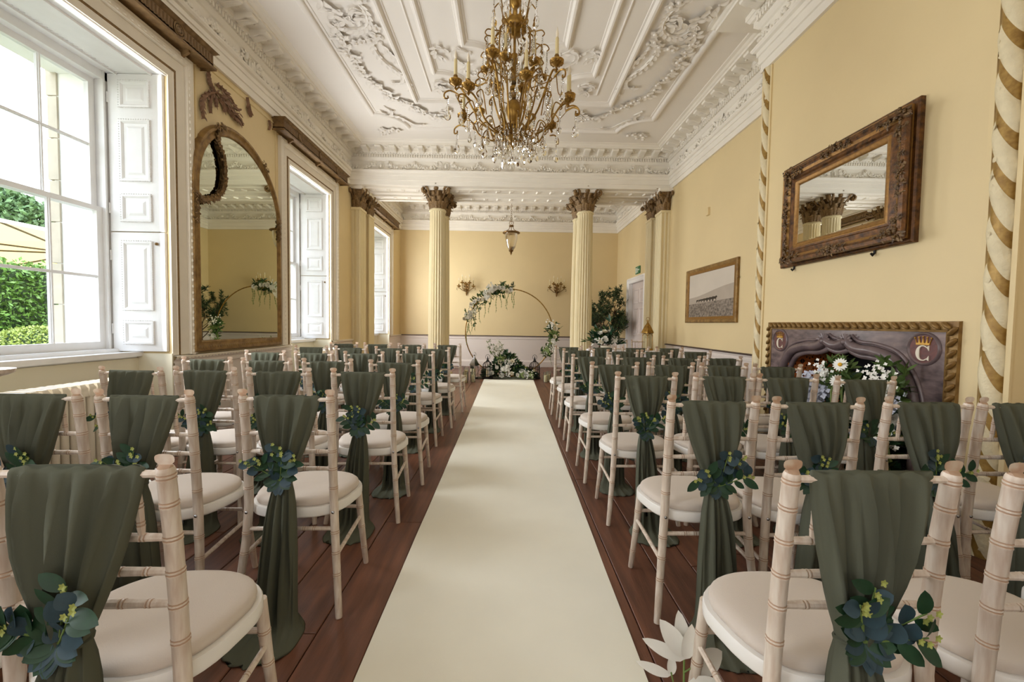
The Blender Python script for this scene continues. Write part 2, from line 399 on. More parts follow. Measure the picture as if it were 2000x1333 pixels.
# carved bead along the left rail (one row of small eggs)
mb = MB()
for a, b in segs:
    n = int((a-b)/0.045)
    for i in range(n): mb.sph((XL+0.034, b+(i+0.5)*(a-b)/n, 0.842), 0.011, n=5, k=3, sc=(0.7, 1.4, 1))
o = mb.build('carved_bead', MT['trimpink'], wall_left); stuff(o)

# ================================================================ ENTABLATURE
ENT = [(0.0,3.76),(0.03,3.76),(0.03,3.84),(0.045,3.845),(0.045,3.925),(0.058,3.93),(0.06,3.975),(0.085,3.985),(0.10,4.005),(0.10,4.02),
       (0.03,4.02),(0.03,4.195),(0.05,4.205),(0.075,4.23),(0.085,4.24),(0.085,4.292),(0.11,4.297),(0.13,4.325),(0.14,4.33),(0.14,4.377),
       (0.345,4.377),(0.345,4.405),(0.365,4.41),(0.385,4.425),(0.42,4.432),(0.43,4.44)]
main_poly = [(XR,Y0),(XR,BR0),(XB,BR0),(XB,BR1),(XR,BR1),(XR,YB),(XL,YB),(XL,Y0)]
alc_poly = [(XR,YB2),(XR,YE),(XL,YE),(XL,YB2)]
xyz = lambda u, v, z: (u, v, z)
cornices = []
brm = None
def modillion_mesh():
    mb = MB(); pr = [(0.0,-.075),(0.03,-.082),(0.07,-.07),(0.11,-.05),(0.15,-.05),(0.185,-.038),(0.19,-.015),(0.18,0.0),(0.0,0.0)]
    rings = []
    for (wv, sc) in ((-.052,0.9),(-.046,1.0),(0.046,1.0),(0.052,0.9)): rings.append([(wv, p[0], p[1]*sc) for p in pr])
    mb.loft(rings)
    for i in range(5): mb.leaf((-.03+.015*i, 0.02, -.082), (0, 1, 0.18), (0, 0, -1), 0.15, 0.016, cup=-.3, bend=-.05)
    return mb.mesh('cornice_bracket', MT['plaster'], 30)
brm = modillion_mesh()
def rosette_mesh():
    mb = MB()
    for i in range(8): a = 2*PI*i/8; mb.leaf((0.008*math.cos(a), 0.008*math.sin(a), -.006), (math.cos(a), math.sin(a), -.1), (0,0,-1), 0.04, 0.03, bend=0.2)
    mb.sph((0,0,-.01), 0.014, 6, 4); return mb.mesh('coffer_rosette', MT['plaster'], 60)
rsm = rosette_mesh()
def ball_cluster(mb, p, nx, rr, n, s):
    for i in range(n):
        q = (p[0]+rr.uniform(-s, s)*(1-abs(nx[0])) + nx[0]*rr.uniform(0.004, 0.02), p[1]+rr.uniform(-s, s)*(1-abs(nx[1])) + nx[1]*rr.uniform(0.004, 0.02), p[2]+rr.uniform(-s, s)*0.8)
        mb.sph(q, rr.uniform(0.011, 0.024), 6, 4)
def edge_ornament(parent, a, b, n2, rr, sp_frieze):
    """brackets, dentils, egg row and frieze swags on the straight run a->b with inward normal n2"""
    a = Vector(a); b = Vector(b); n2 = Vector(n2); L = (b-a).length; t = (b-a)/L
    P = lambda s, d, z: (a.x+t.x*s+n2.x*d, a.y+t.y*s+n2.y*d, z)
    m = max(1, int(round((L-0.1)/0.25))); st = L/m
    ang = math.atan2(n2.y, n2.x)-PI/2
    for i in range(m):
        put('cornice_bracket', brm, parent, P((i+0.5)*st, 0.14, 4.378), ang)
        if i: put('coffer_rosette', rsm, parent, P(i*st, 0.25, 4.378), ang)
    mb = MB(); q = int(L/0.045)
    for i in range(q):
        s = (i+0.5)*L/q
        c = [P(s-0.014, 0.084, 0), P(s+0.014, 0.084, 0), P(s+0.014, 0.112, 0), P(s-0.014, 0.112, 0)]
        mb.loft([[(p[0], p[1], 4.243) for p in c], [(p[0], p[1], 4.29) for p in c]])
    q = int(L/0.055)
    for i in range(q):
        s = (i+0.5)*L/q; mb.sph(P(s, 0.118, 4.308), 0.016, 5, 3, sc=(1, 1, 1.1))
        mb.sph(P(s, 0.055, 3.985), 0.013, 4, 3)
    stuff(mb.build('dentil_row', MT['plaster'], parent))
    mb = MB(); q = max(1, int(round(L/sp_frieze))); W = L/q; nn = (n2.x, n2.y, 0); n3 = Vector(nn); t3 = Vector((t.x, t.y, 0))
    for i in range(q):
        s0 = (i+0.5)*W
        # cartouche with leaves in the middle
        for r_ in (0.075, 0.05):
            mb.tube([tuple(Vector(P(s0, 0.042, 4.105)) + t3*(r_*0.8*math.cos(k*PI/6)) + Vector((0,0,r_*math.sin(k*PI/6)))) for k in range(12)], 0.008, 4, closed=True)
        mb.sph(P(s0, 0.035, 4.105), 0.035, 7, 5, sc=(0.8, 0.8, 1.2))
        for sg in (-1, 1):
            for k in range(3):
                d = t3*sg*(0.6+0.3*k) + Vector((0,0,0.6-0.5*k))
                mb.leaf(Vector(P(s0+sg*0.07, 0.04, 4.10+0.03*(1-k))), d, n3, 0.12, 0.05, bend=-.1)
            # swag of fruit and flowers
            s1, s2 = s0+sg*0.14, s0+sg*W*0.5
            for k in range(11):
                u = k/10; s = s1+(s2-s1)*u; z = 4.15 - 0.085*math.sin(PI*u)**0.8
                ball_cluster(mb, P(s, 0.04, z-.012), nn, rr, 7 if 2 < k < 9 else 4, 0.034)
                for q_ in range(2): mb.leaf(Vector(P(s, 0.045, z)), t3*rr.uniform(-1, 1)+Vector((0,0,rr.uniform(-.9,.9))), n3, 0.075, 0.04)
            if sg == 1:
                for k in range(4): mb.leaf(Vector(P(s2, 0.04, 4.12)), t3*(-1.2+0.8*k)+Vector((0,0,0.8)), n3, 0.085, 0.035)
    stuff(mb.build('frieze_swag', MT['plaster'], parent, smooth=60))
def entab(name, poly, edges):
    mb = MB(); mould(mb, poly, ENT, True, xyz)
    o = struct(mb.build(name, MT['plaster'])); rr = random.Random(5)
    N = len(poly)
    for i in edges:
        p, q = Vector(poly[i]), Vector(poly[(i+1) % N]); d = (q-p).normalized(); edge_ornament(o, p, q, (-d.y, d.x), rr, 1.22)
    return o
cor1 = entab('trim_20', main_poly, [0, 2, 4, 5, 6])
cor2 = entab('trim_21', alc_poly, [0, 1, 2])

# ================================================================ CEILING MOULDINGS AND ORNAMENT
CX, CYc = 0.04, 3.15
down = lambda u, v, h: (u, v, ZC-h)
RIB = [(-0.05,0.0),(-0.045,0.008),(-0.03,0.01),(-0.028,0.026),(-0.012,0.036),(0.008,0.034),(0.022,0.02),(0.026,0.008),(0.045,0.006),(0.05,0.0)]
def panel(hw, far, notch, depth):
    """closed outline, symmetric about the room centre; corners cut by arcs bowed into the panel"""
    hy = far-CYc; pts = []
    for sx_, sy_ in ((1,-1),(1,1),(-1,1),(-1,-1)):
        if notch == 0: pts.append((CX+sx_*hw, CYc+sy_*hy)); continue
        a = (CX+sx_*hw, CYc+sy_*(hy-depth)); b = (CX+sx_*(hw-notch), CYc+sy_*hy)
        q = arc(CX+sx_*hw, CYc+sy_*hy, notch, 0, 1, 1)
        ang0, ang1 = -PI/2*sy_, (PI if sx_ > 0 else 0)
        if sx_ > 0: a0, a1 = (-PI/2, -PI) if sy_ > 0 else (PI/2, PI)
        else: a0, a1 = (-PI/2, 0) if sy_ > 0 else (PI/2, 0)
        A = arc(CX+sx_*hw, CYc+sy_*hy, notch, a0, a1, 8, ry=depth)
        if (sx_, sy_) in ((1,-1), (-1,1)): A = A[::-1]
        pts += A
    return pts
mb = MB()
for hw, far, no, de, sc in ((2.18, 7.03, 0.46, 0.44, 1.3), (1.415, 6.19, 0, 0, 1.15), (1.16, 5.95, 0, 0, 0.35), (1.03, 5.66, 0.34, 0.17, 1.0), (0.6, 5.03, 0.25, 0.1, 1.15)):
    mould(mb, panel(hw, far, no, de), [(o*sc, h*1.2*min(1.1, sc)) for o, h in RIB], True, down)
mb.build('ceiling_moulding', MT['ceil'], ceiling, smooth=40)
def flower_at(mb, p, n3, r, rr):
    n3 = Vector(n3); t = n3.orthogonal().normalized(); b = n3.cross(t)
    for i in range(5):
        a = 2*PI*i/5+rr.random(); d = t*math.cos(a)+b*math.sin(a)+n3*0.35
        mb.leaf(Vector(p)+n3*r*0.15, d, n3, r, r*0.8, cup=0.2, bend=0.3, seg=2)
    mb.sph(tuple(Vector(p)+n3*r*0.28), r*0.34, 6, 4)
def garland(mb, pts, n3, rr, s0=0.04, s1=0.075, step=0.07):
    for a, b in zip(pts[:-1], pts[1:]):
        a, b = Vector(a), Vector(b); m = max(1, int((b-a).length/step))
        for i in range(m):
            p = a.lerp(b, (i+rr.random()*0.6)/m) + Vector((rr.uniform(-.03,.03), rr.uniform(-.03,.03), 0))
            flower_at(mb, p, n3, rr.uniform(s0, s1), rr)
            for k in range(3): mb.leaf(p+Vector(n3)*0.015, (rr.uniform(-1,1), rr.uniform(-1,1), 0), n3, rr.uniform(.09,.14), .06, bend=-.1, cup=.3)
def smooth_pts(pts, n=6):
    P = [Vector(p) for p in pts]; out = []
    for i in range(len(P)-1):
        p0, p1, p2, p3 = P[max(i-1,0)], P[i], P[i+1], P[min(i+2, len(P)-1)]
        for k in range(n):
            t = k/n; out.append(0.5*((2*p1)+(p2-p0)*t+(2*p0-5*p1+4*p2-p3)*t*t+(3*p1-p0-3*p2+p3)*t**3))
    out.append(P[-1]); return out
def scrollwork(mb, pts, rr, r0=0.03, sg=1):
    Q = smooth_pts(pts, 7); N = len(Q)
    mb.tube([tuple(q) for q in Q], [r0*(0.35+0.65*math.sin(PI*min(1, (i+1.5)/(N+1)))) for i in range(N)], 6)
    for e in (0, -1):                      # curled ends
        c = Q[e]; mb.sph(tuple(c), r0*1.5, 7, 5, sc=(1,1,0.7))
    for i in range(2, N-1, 3):
        t = (Q[i+1]-Q[i-1]).normalized(); s = Vector((-t.y, t.x, 0))
        mb.leaf(Q[i]-Vector((0,0,.012)), t*1.2+s*sg*0.55, (0,0,-1), 0.10, 0.05, bend=-.1, cup=.3)
        if i % 2: mb.leaf(Q[i]-Vector((0,0,.012)), t*1.2-s*sg*0.5, (0,0,-1), 0.07, 0.04, bend=-.1, cup=.3)
def ceil_ornament(sx_, sy_):
    rr = random.Random(11); mb = MB()
    def T(x, y, z=0.008): return (CX + sx_*(x-CX), CYc + sy_*(y-CYc), ZC-z)
    sg = sx_*sy_
    scrollwork(mb, [T(*p) for p in ((1.84,4.10),(1.74,4.22),(1.64,4.36),(1.61,4.52),(1.66,4.66),(1.78,4.74),(1.90,4.72),(1.94,4.63))], rr, 0.022, sg)
    scrollwork(mb, [T(*p) for p in ((1.62,4.50),(1.70,4.44),(1.78,4.48),(1.82,4.58))], rr, 0.016, sg)
    scrollwork(mb, [T(*p) for p in ((1.63,4.56),(1.70,4.54),(1.75,4.60))], rr, 0.013, sg)
    scrollwork(mb, [T(*p) for p in ((1.56,4.87),(1.66,4.92),(1.70,5.06),(1.66,5.28),(1.56,5.46),(1.50,5.58),(1.54,5.72),(1.66,5.76))], rr, 0.02, -sg)
    scrollwork(mb, [T(*p) for p in ((1.60,4.95),(1.56,5.1),(1.52,5.2),(1.50,5.3))], rr, 0.02, sg)
    scrollwork(mb, [T(*p) for p in ((1.50,5.58),(1.47,5.75),(1.49,5.95))], rr, 0.016, sg)
    garland(mb, [T(*p) for p in ((2.01,4.65),(2.05,4.96),(2.04,5.22),(2.02,5.45),(1.97,5.65),(1.91,5.85),(1.82,6.07),(1.68,6.20),(1.54,6.30),(1.42,6.52),(1.15,6.66),(1.02,6.40))], (0,0,-1), rr, 0.05, 0.085, 0.06)
    garland(mb, [T(*p) for p in ((1.86,4.6),(1.98,4.42),(2.06,4.25))], (0,0,-1), rr, 0.022, 0.032, 0.05)
    for p in ((1.60,4.30),(1.66,4.24),(1.58,4.70),(1.62,4.82),(1.70,4.90),(1.82,4.93),(1.88,4.95)): flower_at(mb, T(*p), (0,0,-1), 0.07, rr)
    for p in ((2.20,7.10),(2.12,7.14),(2.26,7.18),(2.06,7.10),(2.16,7.22),(1.98,7.13),(2.28,7.26)): flower_at(mb, T(*p), (0,0,-1), 0.085, rr)
    scrollwork(mb, [T(*p) for p in ((2.02,6.62),(1.86,6.66),(1.76,6.78),(1.66,6.9),(1.50,6.92))], rr, 0.02, sg)
    scrollwork(mb, [T(*p) for p in ((1.98,6.38),(1.9,6.5),(1.95,6.62),(2.06,6.56))], rr, 0.014, -sg)
    scrollwork(mb, [T(*p) for p in ((0.58,5.10),(0.72,5.02),(0.80,5.12),(0.74,5.26),(0.62,5.30))], rr, 0.018, sg)
    scrollwork(mb, [T(*p) for p in ((0.80,5.12),(0.95,5.0),(1.0,5.1),(0.92,5.18))], rr, 0.014, -sg)
    scrollwork(mb, [T(*p) for p in ((0.62,5.30),(0.70,5.42),(0.62,5.52),(0.54,5.46))], rr, 0.016, sg)
    scrollwork(mb, [T(*p) for p in ((0.92,5.74),(1.02,5.68),(1.10,5.72),(1.08,5.82),(0.98,5.86))], rr, 0.016, sg)
    garland(mb, [T(*p) for p in ((0.95,5.80),(1.06,5.84),(1.12,5.92))], (0,0,-1), rr, 0.02, 0.035, 0.06)
    return mb
for sx_ in (1, -1):
    for sy_ in (1, -1): stuff(ceil_ornament(sx_, sy_).build('ceiling_ornament', MT['ceil'], ceiling, smooth=60))
# ================================================================ WINDOWS
def plane_panel(mb, o, ux, uz, n, w_, h_, mi=0):
    """raised-and-fielded panel moulding on a flat leaf; o lower-left corner, ux across, uz up, n outwards"""
    o, ux, uz, n = Vector(o), Vector(ux), Vector(uz), Vector(n)
    pts = [(0,0),(w_,0),(w_,h_),(0,h_)]
    fn = lambda u, v, h: tuple(o+ux*u+uz*v+n*h)
    mould(mb, pts, [(0,0.0),(0.004,0.012),(0.018,0.014),(0.03,0.004),(0.034,-0.002),(0.05,-0.002),(0.075,0.007)], True, fn, mi)
    a = 0.075
    mb.add([fn(a,a,0.007), fn(w_-a,a,0.007), fn(w_-a,h_-a,0.007), fn(a,h_-a,0.007)], [(0,1,2,3)], mi)
    nb = int((w_+h_)*2/0.021); per = 2*(w_+h_)
    for i in range(nb):                       # carved bead round the panel
        s = i*per/nb
        if s < w_: u, v = s, 0
        elif s < w_+h_: u, v = w_, s-w_
        elif s < 2*w_+h_: u, v = 2*w_+h_-s, h_
        else: u, v = 0, per-s
        mb.sph(fn(u, v, 0.012), 0.006, 4, 3, mi=mi)
def make_window(i, c, full):
    Wn = struct(empty('window_%d' % i)); xs = XL-0.52                       # sash plane
    ya, yb = c-WIN_H, c+WIN_H
    # lining of the opening: soffit with panel, sill board, outer box frame
    mb = MB(); mb.box(XL-0.55, XL, ya, yb, WIN_Z1-0.012, WIN_Z1+0.0)
    mb.box(XL-0.10, XL-0.115, ya, yb, WIN_Z1-0.03, WIN_Z1-0.012)
    mb.box(XL-0.40, XL-0.415, ya, yb, WIN_Z1-0.03, WIN_Z1-0.012)
    mb.build('soffit_panel', MT['white'], Wn)
    mb = MB(); q = int((yb-ya)/0.035)
    for k in range(q): mb.sph((XL-0.39, ya+(k+0.5)*(yb-ya)/q, WIN_Z1-0.014), 0.009, 4, 3); 
    stuff(mb.build('soffit_bead', MT['white'], Wn))
    mb = MB(); mb.box(XL-0.60, XL-0.30, ya, yb, WIN_Z0-0.05, WIN_Z0); mb.box(XL-0.315, XL-0.25, ya, yb, WIN_Z0-0.035, WIN_Z0+0.006)
    mb.box(XL-0.50, XL-0.44, ya, yb, WIN_Z0, WIN_Z0+0.03)
    mb.build('sill', MT['white'], Wn)
    mb = MB()
    for y_, s in ((ya, 1), (yb, -1)):
        mb.box(xs-0.10, xs+0.02, min(y_, y_+s*0.055), max(y_, y_+s*0.055), WIN_Z0, WIN_Z1-0.012)
        mb.box(xs-0.02, xs+0.028, min(y_+s*.045, y_+s*0.062), max(y_+s*.045, y_+s*0.062), WIN_Z0, WIN_Z1-0.012)
    mb.box(xs-0.10, xs+0.02, ya, yb, WIN_Z1-0.08, WIN_Z1-0.012); mb.box(xs-0.1, xs+0.0, ya, yb, WIN_Z0, WIN_Z0+0.02)
    mb.build('box_frame', MT['white'], Wn)
    mb = MB()
    for y_, s in ((ya, 1), (yb, -1)): mb.box(XL-WT-0.02, xs-0.10, min(y_-s*.01, y_+s*0.02), max(y_-s*.01, y_+s*0.02), WIN_Z0-.05, WIN_Z1)
    mb.box(XL-WT-0.02, xs-0.10, ya, yb, WIN_Z1-0.02, WIN_Z1); mb.box(XL-WT-0.06, xs-0.10, ya, yb, WIN_Z0-.08, WIN_Z0-.02)
    mb.build('outer_reveal', MT['stonewhite'], Wn)
    mb = MB(); mb.box(XL-0.30, XL-0.285, ya, yb, 0, WIN_Z0-0.05)
    for y_, s in ((ya, 1), (yb, -1)): mb.box(XL-0.30, XL+0.012, min(y_-s*.002, y_+s*0.012), max(y_-s*.002, y_+s*0.012), 0, WIN_Z0-0.01)
    mb.build('spandrel_panel', MT['trimcream'], Wn)
    zm = 2.14
    for nm, x0, z0, z1, br, tr in (('upper_sash', xs-0.07, zm-0.02, WIN_Z1-0.08, 0.04, 0.05), ('lower_sash', xs-0.025, WIN_Z0+0.02, zm+0.02, 0.075, 0.04)):
        a, b = ya+0.062, yb-0.062; st = 0.05
        mb = MB()
        mb.box(x0-0.02, x0+0.02, a, a+st, z0, z1); mb.box(x0-0.02, x0+0.02, b-st, b, z0, z1)
        mb.box(x0-0.02, x0+0.02, a+st, b-st, z0, z0+br); mb.box(x0-0.02, x0+0.02, a+st, b-st, z1-tr, z1)
        s = mb.build(nm, MT['white'], Wn)
        ai, bi, zi0, zi1 = a+st, b-st, z0+br, z1-tr; g = 0.011; nx = 3
        pw = (bi-ai)/nx; zh = (zi0+zi1)/2
        mb = MB()
        for k in range(1, nx):
            y_ = ai+pw*k; mb.loft([[(x0-0.018,y_-0.006,zi0),(x0+0.018,y_-0.006,zi0),(x0+0.018,y_+0.006,zi0),(x0-0.018,y_+0.006,zi0)],[(x0-0.018,y_-0.006,zi1),(x0+0.018,y_-0.006,zi1),(x0+0.018,y_+0.006,zi1),(x0-0.018,y_+0.006,zi1)]])
            mb.box(x0-0.008, x0+0.008, y_-g, y_+g, zi0, zi1)
        mb.box(x0-0.0168, x0+0.0168, ai, bi, zh-0.0066, zh+0.0066); mb.box(x0-0.0072, x0+0.0072, ai, bi, zh-g*1.06, zh+g*1.06)
        mb.build('glazing_bar', MT['white'], s)
        for k in range(nx):
            for z_ in (0, 1):
                mb = MB(); y0_ = ai+pw*k; zz0 = zi0 if z_ == 0 else zh; zz1 = zh if z_ == 0 else zi1
                mb.add([(0,-pw/2,-(zz1-zz0)/2),(0,pw/2,-(zz1-zz0)/2),(0,pw/2,(zz1-zz0)/2),(0,-pw/2,(zz1-zz0)/2)], [(0,1,2,3)])
                mb.build('pane', MT['pane'], s, loc=(x0, y0_+pw/2, (zz0+zz1)/2))
    # shutters folded into the reveal: an upper and a lower leaf on each side
    for sgn, y_ in ((1, ya), (-1, yb)):
        for z0, z1, rows in ((WIN_Z0+0.01, 1.955, ((0.06, 0.27), (0.36, 0.97))), (1.965, WIN_Z1-0.016, ((0.08, 0.32), (0.43, 0.96), (1.06, 1.29)))):
            mb = MB(); x0, x1 = XL-0.485, XL-0.02; d = 0.03*sgn
            mb.box(x0, x1, min(y_+0.004*sgn, y_+d), max(y_+0.004*sgn, y_+d), z0, z1)
            sh = mb.build('shutter', MT['white'], Wn)
            for p0, p1 in rows:
                mb = MB(); plane_panel(mb, (x0+0.10, y_+d, z0+p0), (1,0,0), (0,0,1), (0,sgn,0), (x1-x0)-0.2, p1-p0)
                mb.build('shutter_panel', MT['white'], sh)
            if z0 < 1.5:
                mb = MB(); mb.sph((x1-0.06, y_+d+0.012*sgn, z1-0.1), 0.014, 8, 6); mb.build('shutter_knob', MT['brassdark'], sh, smooth=180)
            mb = MB()
            for zz in (z0+0.2, z1-0.2): mb.tube([(x0-0.004, y_+d, zz-0.045), (x0-0.004, y_+d, zz+0.045)], 0.008, 6)
            mb.build('hinge', MT['white'], sh)
    # architrave round the opening on the room face
    pts = [(ya, 0.875), (ya, WIN_Z1), (yb, WIN_Z1), (yb, 0.875)]
    fn = lambda u, v, h: (XL+h, u, v)
    mb = MB(); prof = [(0.0,0.0),(0.0,0.012),(0.05,0.014),(0.055,0.02),(0.06,0.024),(0.065,0.02),(0.078,0.02),(0.08,0.014),(0.17,0.022),(0.172,0.03),(0.18,0.045),(0.225,0.05),(0.24,0.044),(0.262,0.04),(0.268,0.0)]
    mould(mb, pts, prof, False, fn, mis=[0]*3+[1]*4+[0]*7)
    ar = mb.build('architrave', [MT['trimpink'], MT['giltdark']], Wn)
    mb = MB(); P, M_ = offset_path(pts, False)                                # egg-and-dart enrichment
    for (p, m), (q, m2) in zip(list(zip(P, M_))[:-1], list(zip(P, M_))[1:]):
        a = p+m*0.203; b = q+m2*0.203; L = (b-a).length; k = int(L/0.06)
        for j in range(k):
            r_ = a.lerp(b, (j+0.5)/k); d = (b-a)/L
            mb.sph(fn(r_.x, r_.y, 0.043), 0.0185, 6, 4, sc=(0.7, 0.7 if abs(d.x) < .5 else 1.1, 1.1 if abs(d.x) < .5 else 0.7))
            r2 = a.lerp(b, (j+1)/k); mb.leaf(fn(r2.x-d.y*0.024, r2.y+d.x*0.024, 0.05), (0, d.y, -d.x), (1,0,0), 0.05, 0.014)
    stuff(mb.build('egg_and_dart', MT['trimpink'], ar, smooth=60))
    return Wn
def glass_pane_mat():
    m = bpy.data.materials.new('window_glass'); m.use_nodes = True; n = m.node_tree; n.nodes.remove(n.nodes['Principled BSDF'])
    t = n.nodes.new('ShaderNodeBsdfTransparent'); t.inputs[0].default_value = (0.97, 0.985, 0.98, 1)
    g = n.nodes.new('ShaderNodeBsdfGlossy'); g.inputs['Roughness'].default_value = 0.02
    f = n.nodes.new('ShaderNodeFresnel'); f.inputs[0].default_value = 1.35; x_ = n.nodes.new('ShaderNodeMixShader')
    n.links.new(f.outputs[0], x_.inputs[0]); n.links.new(t.outputs[0], x_.inputs[1]); n.links.new(g.outputs[0], x_.inputs[2])
    n.links.new(x_.outputs[0], n.nodes['Material Output'].inputs[0]); return m
MT['pane'] = glass_pane_mat()
MT['giltdark'] = mat('gold_bead_line', (128, 100, 60), 0.5, metal=0.3, var=0.25, vscale=60)
for i, c in enumerate(WIN_Y): make_window(i+1, c, True)
# made-up window with drawn blinds, added behind the camera to go with the fill lamp
Wn = struct(empty('window_5')); mb = MB()
for a in (-2.25, -0.75, 0.75, 2.25): mb.box(a-.04, a+.04, Y0, Y0+.06, 0.75, 3.55)
for z in (0.75, 1.7, 2.62, 3.55): mb.box(-2.29, 2.29, Y0, Y0+.05, z-.035, z+.035)
mb.build('window_frame', MT['white'], Wn)
for a in (-1.5, 0, 1.5): mb = MB(); mb.box(-.71, .71, 0, .012, -1.36, 1.36); mb.build('blind', MT['linen'], Wn, loc=(a, Y0+.01, 2.15))
# stone jambs outside
for c in WIN_Y:
    mb = MB()
    for s in (-1, 1):
        y_ = c+s*(WIN_H+0.0)
        for k in range(8): mb.box(XL-WT-0.05-0.01*(k % 2), XL-WT+0.03, min(y_-s*0.035, y_+s*0.3), max(y_-s*0.035, y_+s*0.3), 0.6+k*0.36, 0.95+k*0.36)
    stuff(mb.build('stone_jamb', MT['stone'], wall_left))

# ================================================================ PELMETS (carved boxes over the windows)
def pelmet(c, label):
    t = thing('carved_pelmet', label, 'pelmet', (XL, c, 3.60), 0, 'carved pelmets over the windows'); h = 1.04
    mb = MB(); fn = xyz
    mould(mb, [(0, -h), (0.14, -h), (0.14, h), (0, h)], [(-0.02,0.0),(-0.02,0.02),(-0.005,0.03),(0.0,0.04),(0.0,0.135),(-0.015,0.145),(-0.03,0.16),(-0.04,0.165),(0.06,0.165)], False, fn)
    mb.box(0.0, 0.14, -h, h, 0.02, 0.05); mb.box(0.01, 0.13, -h, h, 0.14, 0.16)
    mb.build('pelmet_box', MT['pelmet'], t)
    q = 56
    fm = MB(); fm.loft([[(0,-.011,0),(.01,-.005,0),(.01,.005,0),(0,.011,0)], [(0,-.011,.075),(.01,-.005,.075),(.01,.005,.075),(0,.011,.075)]])
    me = fm.mesh('flute', MT['pelmet'])
    for k in range(q):
        y_ = -h+(k+0.5)*2*h/q
        if min(abs(y_-z) for z in (-.62, 0, .62)) > 0.075: put('flute', me, t, (0.14, y_, 0.05))
    rm = MB()
    for r_ in (0.058, 0.036): rm.tube([(0.006, r_*math.cos(a*PI/7), r_*math.sin(a*PI/7)) for a in range(14)], 0.008, 5, closed=True)
    for k in range(6): a = k*PI/3; rm.leaf((0.006, 0, 0), (0.2, math.cos(a), math.sin(a)), (1,0,0), 0.03, 0.018)
    me = rm.mesh('patera', MT['pelmet'], 60)
    for z in (-.62, 0, .62): put('patera', me, t, (0.142, z, 0.088))
    for z in (-.75, 0.05, .78):
        mb = MB(); mb.loft([[(0,-.015,-.10),(0,.015,-.10),(0,.015,.02),(0,-.015,.02)], [(0.02,-.015,-.06),(0.02,.015,-.06),(0.03,.015,.02),(0.03,-.015,.02)], [(0.11,-.012,0.0),(0.11,.012,0.0),(0.11,.012,.02),(0.11,-.012,.02)]])
        mb.build('bracket', MT['pelmet'], t, loc=(0, z, 0))
pelmet(WIN_Y[0], 'carved pelmet above the window behind the nearest left-hand chairs')
pelmet(WIN_Y[1], 'fluted brown pelmet with round paterae above the big window nearest the photo edge')
pelmet(WIN_Y[2], 'fluted brown pelmet between the arched mirror and the first left pilaster')
pelmet(WIN_Y[3], 'fluted brown pelmet over the far window beyond the left pilasters')

# ================================================================ COLUMNS AND PILASTERS
def acanthus(mb, L, W, curl, T):
    """one carved leaf rising along +Z, curling out along +Y"""
    rows = []; n = 8
    for i in range(n+1):
        t = i/n
        if t < 0.75: y_ = 0.02*math.sin(t*2); z = L*t*1.1
        else:
            a = (t-0.75)/0.25*PI*0.95; y_ = 0.02*math.sin(1.5)+curl*(1-math.cos(a)); z = L*0.825+curl*math.sin(a)*0.9
        wv = W*0.5*(0.75+0.35*math.sin(PI*t))*(1.0 if i % 2 else 0.78)*(1 if t < 0.9 else 0.5)
        rows.append([(-wv, y_-0.012, z), (-wv*0.5, y_+0.006, z), (0, y_+0.012, z), (wv*0.5, y_+0.006, z), (wv, y_-0.012, z)])
    mb.loft(rows, cu=False, caps=False, T=T)
def leafT(ang, r, z, tilt=0.0): return Matrix.Translation((r*math.sin(ang), r*math.cos(ang), z)) @ Matrix.Rotation(-ang, 4, 'Z') @ Matrix.Rotation(-tilt, 4, 'X')
_am = {}
def acm(L, W, curl):
    k = (L, W, curl)
    if k not in _am: mb = MB(); acanthus(mb, L, W, curl, None); _am[k] = mb.mesh('acanthus_leaf', MT['bronze'], 60)
    return _am[k]
def vol_mesh():
    mb = MB(); pts = []; rs = []
    for i in range(18):
        t = i/17
        if t < 0.45: pts.append((0, 0.0+0.10*(t/0.45)**1.4, 0.15*(t/0.45))); rs.append(0.012+0.006*t)
        else:
            a = (t-0.45)/0.55*PI*2.4; r_ = 0.042*(1-0.75*(t-0.45)/0.55); pts.append((0, 0.10+0.0+r_*math.sin(a)*1.0+0.0, 0.15-0.042+r_*math.cos(a))); rs.append(0.017)
    mb.tube(pts, rs, 6); mb.sph((0, 0.103, 0.108), 0.022, 7, 5, sc=(1.3, 1, 1)); return mb.mesh('volute', MT['bronze'], 60)
volm = vol_mesh()
def put_T(name, me, parent, T): o = put(name, me, parent); o.matrix_local = T; return o
